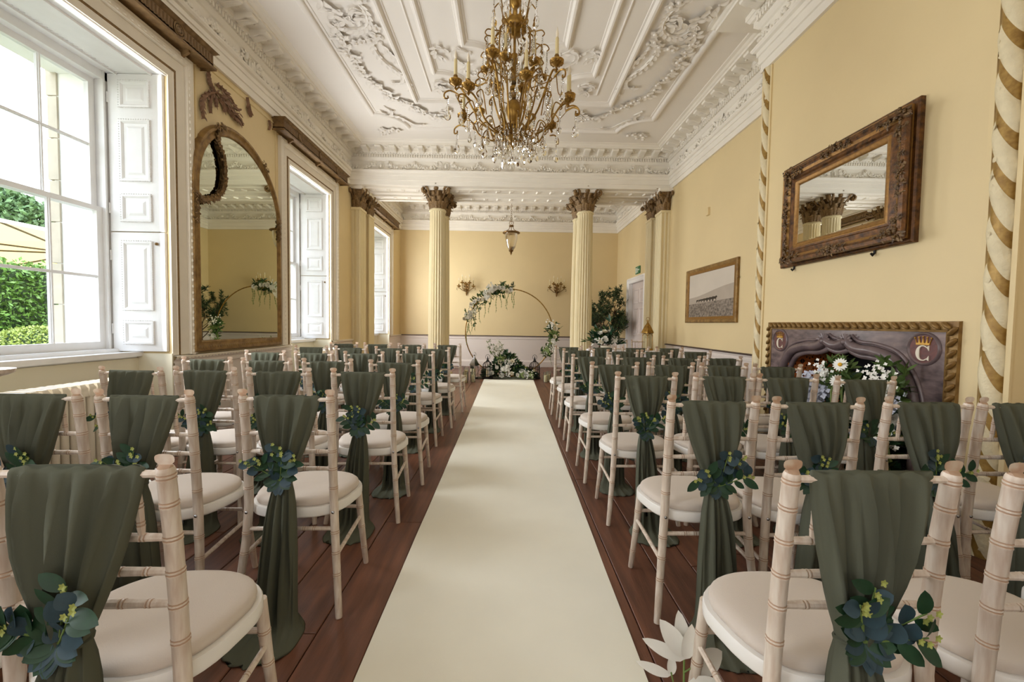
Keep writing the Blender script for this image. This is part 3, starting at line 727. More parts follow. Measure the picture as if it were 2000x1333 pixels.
def column(name, label, x, y):
    t = thing(name, label, 'column', (x, y, 0), 0, 'fluted columns under the beam')
    mb = MB(); mb.box(-.24, .24, -.24, .24, 0, .1); mb.lathe([(0.235,.1),(0.245,.13),(0.235,.17),(0.2,.18),(0.19,.205),(0.2,.23),(0.21,.25),(0.2,.275),(0.18,.285)], 28)
    mb.build('base', MT['column'], t, smooth=35)
    rings = []; nf = 20
    for z, R in [(0.285,0.176),(0.33,0.17),(1.2,0.169),(2.2,0.162),(3.2,0.15),(3.335,0.149)]:
        ring = []
        for j in range(nf*6):
            f = (j % 6)/6; dp = 0.0 if f < 0.12 or f > 0.88 else 0.021*math.sin(PI*(f-0.12)/0.76)
            if z in (0.285, 3.335): dp = 0
            a = 2*PI*j/(nf*6); ring.append(((R-dp)*math.cos(a), (R-dp)*math.sin(a), z))
        rings.append(ring)
    mb = MB(); mb.loft(rings); mb.lathe([(0.149,3.335),(0.162,3.34),(0.166,3.355),(0.16,3.37),(0.15,3.375),(0.148,3.385)], 28)
    mb.build('fluted_shaft', MT['column'], t, smooth=40)
    mb = MB(); mb.lathe([(0.142,3.375),(0.142,3.5),(0.15,3.6),(0.175,3.68),(0.2,3.705)], 24)
    cap = mb.build('capital', MT['bronze'], t, smooth=60)
    for k in range(8): put_T('acanthus_leaf', acm(0.14, 0.105, 0.022), cap, leafT(k*PI/4, 0.145, 3.38, 0.05))
    for k in range(8): put_T('acanthus_leaf', acm(0.235, 0.1, 0.026), cap, leafT(k*PI/4+PI/8, 0.143, 3.39, 0.10))
    for k in range(4): put_T('volute', volm, cap, leafT(k*PI/2+PI/4, 0.16, 3.57, 0.2) @ Matrix.Diagonal((1.5, 1.25, 1.3, 1)))
    for k in range(4): put_T('acanthus_leaf', acm(0.12, 0.07, 0.02), cap, leafT(k*PI/2, 0.17, 3.60, 0.12))
    for k in range(8): put_T('acanthus_leaf', acm(0.15, 0.055, 0.022), cap, leafT(k*PI/4+PI/8+0.2*(1 if k % 2 else -1), 0.165, 3.57, 0.45))
    for k in range(4):
        put_T('acanthus_leaf', acm(0.17, 0.085, 0.022), cap, leafT(k*PI/2, 0.20, 3.66, 0.10))
        for q in (-.16, .16): put_T('acanthus_leaf', acm(0.13, 0.06, 0.028), cap, leafT(k*PI/2+PI/4+q, 0.235, 3.64, 0.35))
    mb = MB(); q = []
    for k in range(4):
        a0 = PI/4+k*PI/2
        for f in (-.06, .06): q.append((0.31*math.cos(a0+f), 0.31*math.sin(a0+f)))
        for f in (0.25, 0.5, 0.75): r_ = 0.31-0.115*math.sin(PI*f); q.append((r_*math.cos(a0+f*PI/2), r_*math.sin(a0+f*PI/2)))
    mb.loft([[(p[0]*.95, p[1]*.95, 3.705) for p in q], [(p[0], p[1], 3.725) for p in q], [(p[0], p[1], 3.762) for p in q]])
    mb.build('abacus', MT['plaster'], t)
column('fluted_column', 'cream fluted column with bronze capital, front one of the left pair', CX-1.43, 8.14)
column('fluted_column', 'cream fluted column hidden behind the front column of the left pair', CX-1.43, 8.66)
column('fluted_column', 'cream fluted column with bronze capital, front one of the right pair', CX+1.43, 8.14)
column('fluted_column', 'cream fluted column hidden behind the front column of the right pair', CX+1.43, 8.66)
def pilaster(label, side, y):
    x = XL if side < 0 else XR; s = -side
    t = thing('fluted_pilaster', label, 'pilaster', (x, y, 0), 0 if side < 0 else PI, 'fluted pilasters at the side walls')
    d, hw = 0.17, 0.165; prof = []
    def run(a, b, n, ax):
        out = []
        for i in range(n):
            f0 = a+(b-a)*(i+0.16)/n; f1 = a+(b-a)*(i+0.84)/n; fm = (f0+f1)/2
            out += [(f0, 0), (f0+(b-a)*0.1/n, 0.012), (fm, 0.017), (f1-(b-a)*0.1/n, 0.012), (f1, 0)]
        return out
    pl = [(0, -hw)] + [(u, -hw+dp) for u, dp in run(0.02, d-0.01, 2, 0)] + [(d, -hw)] + [(d-dp, u) for u, dp in run(-hw, hw, 5, 1)] + [(d, hw)] + [(u, hw-dp) for u, dp in run(d-0.01, 0.02, 2, 0)] + [(0, hw)]
    flat = [(0, -hw)] + [(u, -hw) for u, dp in run(0.02, d-0.01, 2, 0)] + [(d, -hw)] + [(d, u) for u, dp in run(-hw, hw, 5, 1)] + [(d, hw)] + [(u, hw) for u, dp in run(d-0.01, 0.02, 2, 0)] + [(0, hw)]
    mb = MB(); mb.loft([[(p[0], p[1], z) for p in (flat if z in (0.28, 3.33) else pl)] for z in (0.28, 0.31, 3.29, 3.33)])
    mb.box(0, d+0.012, -hw-0.012, hw+0.012, 3.33, 3.375)
    mb.build('fluted_shaft', MT['column'], t, smooth=40)
    mb = MB(); mb.box(0, d+.05, -hw-.05, hw+.05, 0, .12); mb.box(0, d+.035, -hw-.035, hw+.035, .12, .2); mb.box(0, d+.015, -hw-.015, hw+.015, .2, .285); mb.build('base', MT['column'], t)
    mb = MB(); mb.loft([[(0,-a,z),(b,-a,z),(b,a,z),(0,a,z)] for a, b, z in ((0.15,0.155,3.375),(0.15,0.155,3.55),(0.175,0.18,3.66),(0.2,0.2,3.71))])
    cap = mb.build('capital', MT['bronze'], t)
    RZ = lambda a, px, py, z, tilt: Matrix.Translation((px, py, z)) @ Matrix.Rotation(-a, 4, 'Z') @ Matrix.Rotation(-tilt, 4, 'X')
    for k in range(3):
        put_T('acanthus_leaf', acm(0.14, 0.105, 0.022), cap, RZ(PI/2, 0.155, -.1+.1*k, 3.38, 0.05))
        if k < 2: put_T('acanthus_leaf', acm(0.235, 0.1, 0.026), cap, RZ(PI/2, 0.155, -.05+.1*k, 3.39, 0.1))
        put_T('acanthus_leaf', acm(0.17, 0.085, 0.022), cap, RZ(PI/2, 0.20, -.13+.13*k, 3.63, 0.2))
    for sg in (-1, 1):
        a = PI if sg < 0 else 0
        for px in (0.05, 0.12): put_T('acanthus_leaf', acm(0.14, 0.09, 0.022), cap, RZ(a, px, sg*.15, 3.38, 0.05))
        put_T('acanthus_leaf', acm(0.235, 0.09, 0.026), cap, RZ(a, 0.09, sg*.15, 3.39, 0.1)); put_T('acanthus_leaf', acm(0.12, 0.07, 0.02), cap, RZ(a, 0.06, sg*.17, 3.6, 0.2))
        put_T('volute', volm, cap, RZ(PI/2 if sg == 0 else (PI*0.75 if sg < 0 else PI*0.25), 0.15, sg*.15, 3.56, 0.12))
        put_T('volute', volm, cap, RZ(a, 0.03, sg*.16, 3.56, 0.1))
    mb = MB(); mb.loft([[(0,-a,z),(b,-a,z),(b+.02,-a+.03,z),(b-.02,0,z),(b+.02,a-.03,z),(b,a,z),(0,a,z)] for a, b, z in ((0.24,0.235,3.705),(0.25,0.245,3.725),(0.25,0.245,3.762))])
    mb.build('abacus', MT['plaster'], t)
pilaster('cream fluted pilaster with bronze capital beside the second window, the nearer of its pair', -1, 8.17)
pilaster('cream fluted pilaster on the window wall, the farther of its pair', -1, 8.68)
pilaster('cream fluted pilaster beyond the framed print, the nearer of its pair', 1, 8.02)
pilaster('cream fluted pilaster beside the white panelled door, the farther of its pair', 1, 8.58)

# ================================================================ DOOR AND EXIT SIGN
D = struct(empty('door_1')); x = XR
mb = MB(); pts = [(9.3, 0.0), (9.3, 2.24), (10.42, 2.24), (10.42, 0.0)]
mould(mb, pts, [(-0.005,-.14),(-0.005,0.012),(0,0.014),(0.02,0.022),(0.07,0.026),(0.08,0.034),(0.1,0.04),(0.11,0.03),(0.13,0.02),(0.13,0.0)], False, lambda u, v, h: (x-h, u, v))
mb.build('door_frame', MT['white'], D)
mb = MB(); mb.box(x+0.08, x+0.125, 9.31, 10.41, 0.01, 2.235); lf = mb.build('door_leaf', MT['doorpaint'], D)
for (a, b) in ((9.43, 9.81), (9.91, 10.29)):
    for z0, z1 in ((0.2, 0.85), (0.98, 1.62), (1.74, 2.08)):
        mb = MB(); plane_panel(mb, (x+0.08, b, z0), (0,-1,0), (0,0,1), (-1,0,0), b-a, z1-z0); mb.build('door_panel', MT['doorpaint'], lf)
mb = MB(); mb.sph((x+0.05, 9.4, 1.0), 0.028, 10, 7); mb.tube([(x+0.08, 9.4, 1.0), (x+0.05, 9.4, 1.0)], 0.01, 8); mb.build('door_handle', MT['brass'], lf, smooth=180)
s = thing('exit_sign', 'green exit sign with white running figure above the panelled door', 'sign', (XR-0.012, 9.72, 2.50))
mb = MB(); mb.box(-.01, .01, -.16, .16, -.085, .085); mb.build('sign_plate', MT['exitgreen'], s)
def flat_poly(mb, pts, fn, h0, h1, mi=0):
    n = len(pts); mb.loft([[fn(p[0], p[1], h0) for p in pts], [fn(p[0], p[1], h1) for p in pts]], mi=mi)
sf = lambda u, v, h: (-h, -u, v)
mb = MB()
for poly in ([(-.02,.05),(.0,.065),(.02,.05),(.0,.035)], [(-.045,.03),(.01,.035),(.03,.01),(.02,-.02),(-.01,-.01)], [(-.01,-.01),(.02,-.02),(.045,-.06),(.03,-.065)], [(-.02,-.005),(.0,-.02),(-.02,-.06),(-.05,-.06),(-.03,-.05)],
             [(-.13,.06),(-.07,.06),(-.07,-.065),(-.13,-.065)], [(.06,.012),(.11,.012),(.11,.03),(.14,0),(.11,-.03),(.11,-.012),(.06,-.012)]): flat_poly(mb, poly, sf, 0.0105, 0.013)
mb.build('running_figure', MT['signwhite'], s)
# small wall plate high on the recess wall
s = thing('wall_plate', 'small cream alarm sensor high on the wall above the framed print', 'sensor', (XR-0.001, 6.35, 2.95))
mb = MB(); mb.loft([[(0,-.04,-.06),(0,.04,-.06),(0,.04,.06),(0,-.04,.06)], [(-.03,-.035,-.055),(-.03,.035,-.055),(-.03,.035,.055),(-.03,-.035,.055)]]); mb.build('sensor_body', MT['wall'], s)
# ================================================================ ROPE PILASTER STRIPS ON THE BREAST
def rope_strip(label, yc, w_):
    """a half-round moulding wound with a gold ribbon: cream leaf swelling and ribbon alternate"""
    t = thing('twisted_ribbon_moulding', label, 'moulding', (XB, yc, 0), 0, 'twisted ribbon mouldings on the breast')
    z0, z1, pit = 0.0, 3.76, 0.245; R = w_/2
    na, nt = 14, int((z1-z0)/pit*20); sk = 0.10; dz = pit/20
    rows = []; kinds = []
    for i in range(-10, nt+11):                      # rows follow the winding, so the ribbon edges stay clean
        row = []
        for j in range(na+1):
            a = -PI/2+PI*j/na; ph = (i % 20)/20
            r_ = R*(0.82 if ph < 0.36 else 0.86+0.16*math.sin(PI*(ph-0.36)/0.64))
            row.append((-r_*math.cos(a)*0.85, r_*math.sin(a), min(z1, max(z0, z0+i*dz+sk*math.sin(a)))))
        rows.append(row); kinds.append(0 if (i % 20) < 7 else 1)
    mb = MB(); mb.loft(rows, cu=False, caps=False, mis=kinds)
    mb.build('ribbon_and_leaf_core', [MT['ropegold'], MT['ropecream']], t, smooth=50)
    mb = MB(); rr = random.Random(8)
    for i in range(int((z1-z0)/pit)):
        zc = z0+(i+0.68)*pit
        for k in range(7):
            a = rr.uniform(-1.1, 1.1); z = zc+0.1*math.sin(a)+rr.uniform(-.05, .05)
            q = rr.uniform(-1, 1); mb.leaf((-R*.845*math.cos(a), R*.99*math.sin(a), z), (math.sin(a)*q, math.cos(a)*q, rr.uniform(-1,1)), (-math.cos(a), math.sin(a), 0), 0.034, 0.026, bend=.3, cup=-.1)
    stuff(mb.build('raised_leaf', MT['ropecream'], t, smooth=60))
    mb = MB()
    for s in (-1, 1): mb.box(-0.012, 0.0, s*(R+0.012)-0.012, s*(R+0.012)+0.012, 0, 3.76)
    mb.build('edge_fillet', MT['wall'], t)
rope_strip('gold and cream twisted ribbon moulding at the near edge of the chimney breast', 2.135, 0.115)
rope_strip('gold and cream twisted ribbon moulding at the far edge of the breast beside the framed print', 4.18, 0.10)

# ================================================================ FIREPLACE
FP = thing('fireplace', 'purple grey marble fireplace in a gilt rope frame with crowned letter roundels', 'fireplace', (XB, 3.145, 0))
ff = lambda u, v, h: (-h, u, v)                     # u along +Y from the centre, v up, h out of the wall
mb = MB(); pts = [(-0.80, 0.0), (-0.80, 1.2), (0.80, 1.2), (0.80, 0.0)]
mould(mb, pts, [(-0.012,0.0),(-0.012,0.024),(0.0,0.028),(0.004,0.02),(0.05,0.02),(0.052,0.0)], False, ff)
fr = mb.build('gilt_frame', MT['giltframe'], FP, smooth=40)
tm = MB()                                            # twisted rope lobes round the frame
tm.sph((-.008,0,0), 1.0, 9, 6, sc=(.02,.044,.0165), T=Matrix.Rotation(rad(48), 4, 'X'))
lobe = tm.mesh('rope_lobe', MT['giltframe'], 60)
def along(pts, step):
    for a, b in zip(pts[:-1], pts[1:]):
        a, b = Vector(a), Vector(b); n = max(1, int((b-a).length/step))
        for i in range(n): yield a.lerp(b, (i+0.5)/n), (b-a).normalized()
for p, d in along([(-.826, 0.0), (-.826, 1.226), (.826, 1.226), (.826, 0.0)], 0.062):
    T = Matrix.Translation((-0.02, p.x, p.y)) @ Matrix.Rotation(math.atan2(d.y, d.x), 4, 'X') @ Matrix.Diagonal((1.0, .85, .72, 1)); put_T('rope_lobe', lobe, fr, T)
left = [(u, v) for u, v in [(0.65,0.0),(0.65,0.40),(0.645,0.62),(0.615,0.80),(0.55,0.93),(0.47,1.01),(0.33,1.048),(0.22,1.055),(0.15,1.075),(0.105,1.11)]]
scal = [(0.105,1.11),(0.06,1.085),(0.0,1.072),(-0.06,1.085),(-0.105,1.11)]
def bez(pts, n=4): return [(p.x, p.y) for p in smooth_pts([(a, b, 0) for a, b in pts], n)]
lp = bez(left); sp = bez(scal); rp = [(-u, v) for u, v in lp][::-1]
outline = lp + sp[1:-1] + rp                         # from the +Y foot over the top to the -Y foot
mb = MB(); poly = outline[::-1] + [(0.80, 0.0), (0.80, 1.2), (-0.80, 1.2), (-0.80, 0.0)]; N = len(outline)   # marble slab round the opening
mb.add([ff(u, v, 0.02) for u, v in poly], [tuple(range(len(poly)))])
mb.add([ff(u, v, 0.02) for u, v in outline]+[ff(u, v, -0.06) for u, v in outline], [(i, i+1, N+i+1, N+i) for i in range(N-1)])
mb.build('marble_slab', MT['marble'], FP)
for nm, off, h, r_ in (('bolection_moulding', 0.0, 0.03, 0.036), ('outer_moulding', -0.052, 0.022, 0.012), ('inner_moulding', 0.05, 0.0, 0.022)):
    mb = MB()
    for seg in (lp, sp, rp):
        P, M_ = offset_path(seg, False); mb.tube([ff(p.x+m.x*off, p.y+m.y*off, h) for p, m in zip(P, M_)], r_, 10)
    mb.build(nm, MT['marbledark'], FP, smooth=60)
for u in (0.105, -0.105):                            # scallop shells on the two cusps
    mb = MB()
    for k in range(7): a = rad(-75+25*k); mb.leaf(ff(u, 1.10, 0.05), ff(math.sin(a), math.cos(a), 0.15), ff(0,0,1), 0.075, 0.026, bend=0.1, cup=-.4)
    mb.sph(ff(u, 1.10, 0.05), 0.026, 8, 5); mb.build('scallop', MT['marbledark'], FP, smooth=60)
def roundel(u, v):
    mb = MB(); n = 24
    mb.loft([[ff(u+r_*0.085*math.cos(2*PI*k/n), v+r_*0.085*math.sin(2*PI*k/n), h) for k in range(n)] for r_, h in ((1.22,0.02),(1.18,0.03),(1.08,0.034),(1.0,0.026))], caps=False)
    rim = mb.build('roundel_rim', MT['marbledark'], FP, smooth=50)
    mb = MB(); mb.loft([[ff(u+.086*math.cos(2*PI*k/n), v+.086*math.sin(2*PI*k/n), h) for k in range(n)] for h in (0.02, 0.026)]); mb.build('roundel_disc', MT['redseal'], rim)
    mb = MB(); ring0 = []; ring1 = []; cz = v-0.025     # the letter C with thick left stroke and serifs
    for k in range(25):
        a = rad(48+264*k/24); th = 0.006+0.016*max(0, math.cos(a-PI))**1.2
        ring0.append((u-0.042*math.cos(a), cz+0.047*math.sin(a))); ring1.append((u-(0.042-th)*math.cos(a), cz+(0.047-th*0.45-.003)*math.sin(a)))
    vs = [ff(*p, 0.032) for p in ring0]+[ff(*p, 0.032) for p in ring1]+[ff(*p, 0.026) for p in ring0]+[ff(*p, 0.026) for p in ring1]; n_ = 25
    fs = [(i, i+1, n_+i+1, n_+i) for i in range(24)]+[(i, i+1, 2*n_+i+1, 2*n_+i) for i in range(24)]+[(n_+i, n_+i+1, 3*n_+i+1, 3*n_+i) for i in range(24)]
    mb.add(vs, fs)
    for sgn in (1, -1): flat_poly(mb, [(u-0.038, cz+sgn*0.046), (u-0.038, cz+sgn*0.014), (u-0.024, cz+sgn*0.036)], ff, 0.026, 0.032)
    mb.build('letter_c', MT['letter'], rim)
    mb = MB(); cz = v+0.036
    flat_poly(mb, [(u-.04, cz-.012), (u+.04, cz-.012), (u+.042, cz), (u-.042, cz)], ff, 0.026, 0.033)
    for k in range(5):
        uu = u-.044+.022*k; flat_poly(mb, [(uu-.006 if k else uu+.004, cz), (uu+.006 if k < 4 else uu-.004, cz), (uu+(k-2)*0.003, cz+.034-.004*abs(k-2))], ff, 0.026, 0.032)
        mb.sph(ff(uu+(k-2)*0.003, cz+.038-.004*abs(k-2), 0.03), 0.0055, 6, 4)
    mb.build('gold_crown', MT['crowngold'], rim)
roundel(0.655, 1.085); roundel(-0.665, 1.085)
# hearth recess: back, cheeks and the tiled far cheek
mb = MB(); d = 0.48
mb.box(0.06, d, -0.62, -0.55, 0, 1.1); mb.box(d-0.02, d, -0.62, 0.62, 0, 1.1); mb.box(0.0, d, -0.62, 0.62, 1.05, 1.1); mb.box(0.06, d, 0.545, 0.55, 0, 1.06); mb.box(-.02, d, -0.62, 0.62, 0.0, 0.01)
mb.build('hearth_recess', MT['soot'], FP)
TS = 0.125
def tile_mesh():
    mb = MB(); h = TS/2-0.002
    f = lambda u, v, q: (u, -q, v)
    mb.loft([[f(-h,-h,0),f(h,-h,0),f(h,h,0),f(-h,h,0)], [f(-h,-h,.008),f(h,-h,.008),f(h,h,.008),f(-h,h,.008)]])
    for k in range(8):
        a = k*PI/4; c, s_ = math.cos(a), math.sin(a); P = lambda r_, w2: (r_*c-w2*s_, r_*s_+w2*c)
        flat_poly(mb, [P(.030,-.007), P(.044,-.004), P(.044,.004), P(.030,.007)], f, .008, .0092, mi=1)
        flat_poly(mb, [P(.012,-.0035), P(.022,-.006), P(.022,.006), P(.012,.0035)], f, .008, .0092, mi=2)
    for sx_ in (-1, 1):
        for sy_ in (-1, 1):
            flat_poly(mb, [(sx_*h, sy_*h), (sx_*(h-.022), sy_*h), (sx_*h, sy_*(h-.022))], f, .008, .0092, mi=1)
    return mb.mesh('encaustic_tile', [MT['tileorange'], MT['tileblack'], MT['tilecream']])
tmh = tile_mesh()
for i in range(4):
    for j in range(8): put('encaustic_tile', tmh, FP, (-0.02+TS*(i+0.5), 0.545, 0.03+TS*(j+0.5)))

# ================================================================ MIRRORS AND PICTURE
def arch_path(hw, zb, zs, zt, skew=0.0, n=26):
    pts = [(-hw, zb)]
    for i in range(n+1):
        a = PI-PI*i/n; u = hw*math.cos(a); pts.append((u, zs+(zt-zs)*math.sin(a)-skew*u/hw*max(0.0, math.sin(a))**.5))
    return pts+[(hw, zb)]
AM = thing('arched_mirror', 'tall arched gilt wall mirror between the two left windows', 'mirror', (XL, 4.70, 0))
zb, zs, zt = 0.885, 2.45, 3.235
fm_ = lambda u, v, h: (h, u, v)
mb = MB(); pts = arch_path(0.755, zb, zs, zt, 0.1)[::-1]
mould(mb, pts, [(0.0,0.0),(0.0,0.045),(0.012,0.06),(0.035,0.062),(0.05,0.045),(0.075,0.04),(0.095,0.048),(0.105,0.044),(0.112,0.02)], True, fm_)
fr = mb.build('arched_frame', MT['giltframe'], AM, smooth=40)
mb = MB(); q = arch_path(0.655, zb+0.1, zs, zt-0.1, 0.09); mb.add([fm_(u, v, 0.032+0.03*u) for u, v in q], [tuple(range(len(q)))]); mb.build('mirror_glass', MT['mirror'], AM)
mb = MB(); q2 = arch_path(0.74, zb+0.01, zs, zt-0.01, 0.1); flat_poly(mb, q2, fm_, 0.0, 0.006); mb.build('backboard', MT['carved'], AM)
rr = random.Random(21)
mb = MB()                                           # surviving garland, hung from the crown to the left shoulder
gp = smooth_pts([(h_-.006, a+.035, b) for h_, a, b in ((.045,-.415,3.11),(.038,-.42,3.0),(.042,-.375,2.90),(.042,-.345,2.796),(.042,-.338,2.68),(.042,-.367,2.553),(.042,-.446,2.446),(.042,-.594,2.368),(.05,-.70,2.36),(.055,-.745,2.40))], 5)
mb.tube([tuple(p) for p in gp], 0.014, 6)
for i in range(0, len(gp)):
    for k in range(5):
        a = rr.uniform(0, 2*PI); t = (gp[min(i+1, len(gp)-1)]-gp[max(i-1, 0)]).normalized(); s = t.cross(Vector((1,0,0)))
        d = t*-0.7+s*math.cos(a)*1.1+Vector((1,0,0))*abs(math.sin(a))*0.7
        mb.leaf(gp[i]+Vector((0.008,0,0)), d, (1,0,0.2), rr.uniform(.04,.06), .036, bend=.2, cup=.3)
    if i % 2: mb.sph(tuple(gp[i]+Vector((0.02, rr.uniform(-.03,.03), 0))), 0.014, 5, 4)
stuff(mb.build('leaf_garland', MT['bronze'], fr, smooth=60))
def cluster(name, parent, m, pts, n3, seed, s=1.0, dirs=None):
    rr = random.Random(seed); mb = MB(); n3 = Vector(n3); t = n3.orthogonal().normalized(); b = n3.cross(t)
    for p, r_ in pts:
        p = Vector(p)
        for k in range(18):
            a = 2*PI*rr.random(); q = r_*rr.uniform(0, .7); d = t*math.cos(a)+b*math.sin(a)
            mb.leaf(p+d*q+n3*(0.012-.012*q/r_), d+t*rr.uniform(-.6,.6)+n3*0.15, n3, r_*rr.uniform(.35,.65), r_*0.3, bend=.3, cup=.3)
        for k in range(6): mb.sph(tuple(p+n3*r_*0.25+t*rr.uniform(-.4,.4)*r_+b*rr.uniform(-.4,.4)*r_), r_*0.17, 6, 4)
    return stuff(mb.build(name, m, parent, smooth=60))
for nm, pp in (('crest', [((0.06,-.36,3.165),0.055),((0.06,-.41,3.13),0.045),((0.06,-.31,3.17),0.04)]), ('side_mount', [((0.06,.70,2.25+.07*k),0.05) for k in range(4)]), ('side_mount', [((0.06,-.71,2.38-.06*k),0.045) for k in range(5)]), ('side_mount', [((0.06,.40,3.06),0.05),((0.06,.45,3.0),0.05)])):
    cluster(nm, fr, MT['bronze'], pp, (1,0,0), len(pp)+3)
mb = MB(); n_ = 40
for k in range(n_): mb.leaf((0.06, -.70+1.4*(k+.5)/n_, zb+.02), (0,(1 if k < n_/2 else -1)*.5,1), (1,0,0), 0.05, 0.022, cup=.3)
stuff(mb.build('bottom_rail_leaf', MT['giltframe'], fr, smooth=60))

def rect_frame(t, y0, y1, z0, z1, prof, m, fn, name, mis=None, closed=True):
    mb = MB(); mould(mb, [(y0,z0),(y1,z0),(y1,z1),(y0,z1)], prof, True, fn, mis=mis); return mb.build(name, m, t, smooth=40)
GM = thing('ornate_mirror', 'heavy dark gilt rectangular mirror hung above the fireplace', 'mirror', (XB, 0, 0))
fn = lambda u, v, h: (-h, u, v)
bk = rect_frame(GM, 2.573, 3.83, 1.745, 2.635, [(0,0),(0,.03),(.01,.04),(.05,.042),(.055,.034),(.1,.036),(.1,.0)], [MT['darkgilt'], MT['brassdark']], fn, 'backing_frame', [0,0,0,1,1,0])
rect_frame(GM, 2.60, 3.77, 1.775, 2.60, [(0,.036),(0,.07),(.012,.085),(.05,.07),(.07,.06),(.07,.036)], [MT['brightgilt'], MT['darkgilt']], fn, 'middle_frame', [0,0,0,0,0])
ofr = rect_frame(GM, 2.56, 3.70, 1.76, 2.575, [(.03,.06),(0.0,.10),(.008,.118),(.03,.125),(.05,.11),(.07,.10),(.085,.108),(.10,.112),(.112,.10),(.125,.10),(.135,.106),(.15,.10),(.165,.088),(.168,.08)], [MT['darkgilt'], MT['brightgilt']], fn, 'ornate_frame', [0,0,0,0,1,0,0,0,0,1,1,1,1])
mb = MB(); mb.add([fn(2.70,1.905,.083), fn(3.56,1.905,.083), fn(3.56,2.43,.083), fn(2.70,2.43,.083)], [(0,1,2,3)])
b_ = [(2.725,1.93),(3.535,1.93),(3.535,2.405),(2.725,2.405)]; e_ = [(2.70,1.905),(3.56,1.905),(3.56,2.43),(2.70,2.43)]
mb = MB(); mb.add([fn(*p,.088) for p in b_]+[fn(*p,.082) for p in e_], [(0,1,2,3)]+[(i,(i+1)%4,4+(i+1)%4,4+i) for i in range(4)]); mb.build('bevelled_glass', MT['mirror2'], GM)
for i, (u, v) in enumerate(((2.60,1.80),(3.66,1.80),(3.66,2.535),(2.60,2.535))):
    s1 = 1 if u < 3 else -1; s2 = 1 if v < 2 else -1
    cluster('corner_mount', ofr, MT['mountgilt'], [(fn(u,v,.115),.065),(fn(u+.09*s1,v+.01*s2,.115),.05),(fn(u+.01*s1,v+.09*s2,.115),.05),(fn(u+.16*s1,v+.0*s2,.112),.035),(fn(u,v+.16*s2,.112),.035)], (-1,0,0), 40+i)
for i, (u, v, ax) in enumerate(((3.13,1.795,0),(3.13,2.545,0),(2.595,2.17,1),(3.665,2.17,1))):
    cluster('centre_mount', ofr, MT['mountgilt'], [(fn(u+(k*.06 if ax == 0 else 0), v+(k*.06 if ax else 0), .115), .05-.008*abs(k)) for k in (-2,-1,0,1,2)], (-1,0,0), 50+i)
for u in (2.87, 3.68):
    mb = MB(); mb.tube([fn(u,1.755,.01), fn(u,1.725,.01), fn(u,1.71,.022), fn(u,1.725,.034)], 0.008, 6); mb.build('mirror_hook', MT['blackmetal'], GM)
PC = thing('framed_print', 'gilt framed grey print of dark horses crossing a field', 'picture', (XR, 0, 0))
y0, y1, z0, z1 = 5.44, 7.0, 1.262, 2.125
rect_frame(PC, y0, y1, z0, z1, [(0,0),(0,.03),(.012,.042),(.035,.04),(.05,.03),(.075,.028),(.09,.022),(.092,.014)], [MT['giltframe'], MT['brightgilt']], fn, 'gilt_frame', [0,0,0,0,1,1,1])
MT['print_sky'] = mat('print_pale_sky', (208, 198, 184), 0.35, var=0.05, vscale=2)
MT['print_hill'] = mat('print_grey_hill', (178, 166, 152), 0.35, var=0.08, vscale=3)
MT['print_field'] = mat('print_dark_field', (78, 70, 64), 0.35, col2=(158, 146, 134), vscale=22, stretch=(1, 1, 1.6))
MT['print_horse'] = mat('print_black_horse', (44, 38, 36), 0.35)
a0, a1, b0, b1 = y0+.09, y1-.09, z0+.09, z1-.09
mb = MB(); P = lambda u, v: (a1-(a1-a0)*u, b0+(b1-b0)*v)        # u from the far (left in view) end
flat_poly(mb, [P(0,0), P(1,0), P(1,1), P(0,1)], fn, .008, .0135, 0)
flat_poly(mb, [P(0,0), P(1,0), P(1,.66), P(.8,.63), P(.6,.58), P(.4,.52), P(.2,.47), P(0,.45)], fn, .0135, .0140, 1)
flat_poly(mb, [P(0,0), P(1,0), P(1,.36), P(.7,.34), P(.3,.32), P(0,.30)], fn, .0140, .0145, 2)
hs = [P(.22,.31)]; rr = random.Random(4)
for k in range(7):
    u = .22+.066*k; s = .50+.055*k; v = .335
    body = [(-.052,.03),(-.05,.075),(-.03,.088),(.0,.085),(.025,.092),(.04,.105),(.052,.10),(.064,.07),(.06,.05),(.048,.056),(.04,.035),(.038,-.03),(.030,-.03),(.027,.022),(-.022,.024),(-.028,-.03),(-.036,-.03),(-.040,.02),(-.047,-.03),(-.054,-.03)]
    flat_poly(mb, [P(u+x_*s*1.05, v+(y_+.03)*s*1.0) for x_, y_ in body], fn, .0145, .0148+.0002*k, 3)
mb.build('print', [MT['print_sky'], MT['print_hill'], MT['print_field'], MT['print_horse']], PC)
mb = MB(); mb.sph(fn(y0-.004, 1.86, .02), 0.016, 8, 5); mb.build('mirror_clip', MT['brassdark'], PC)

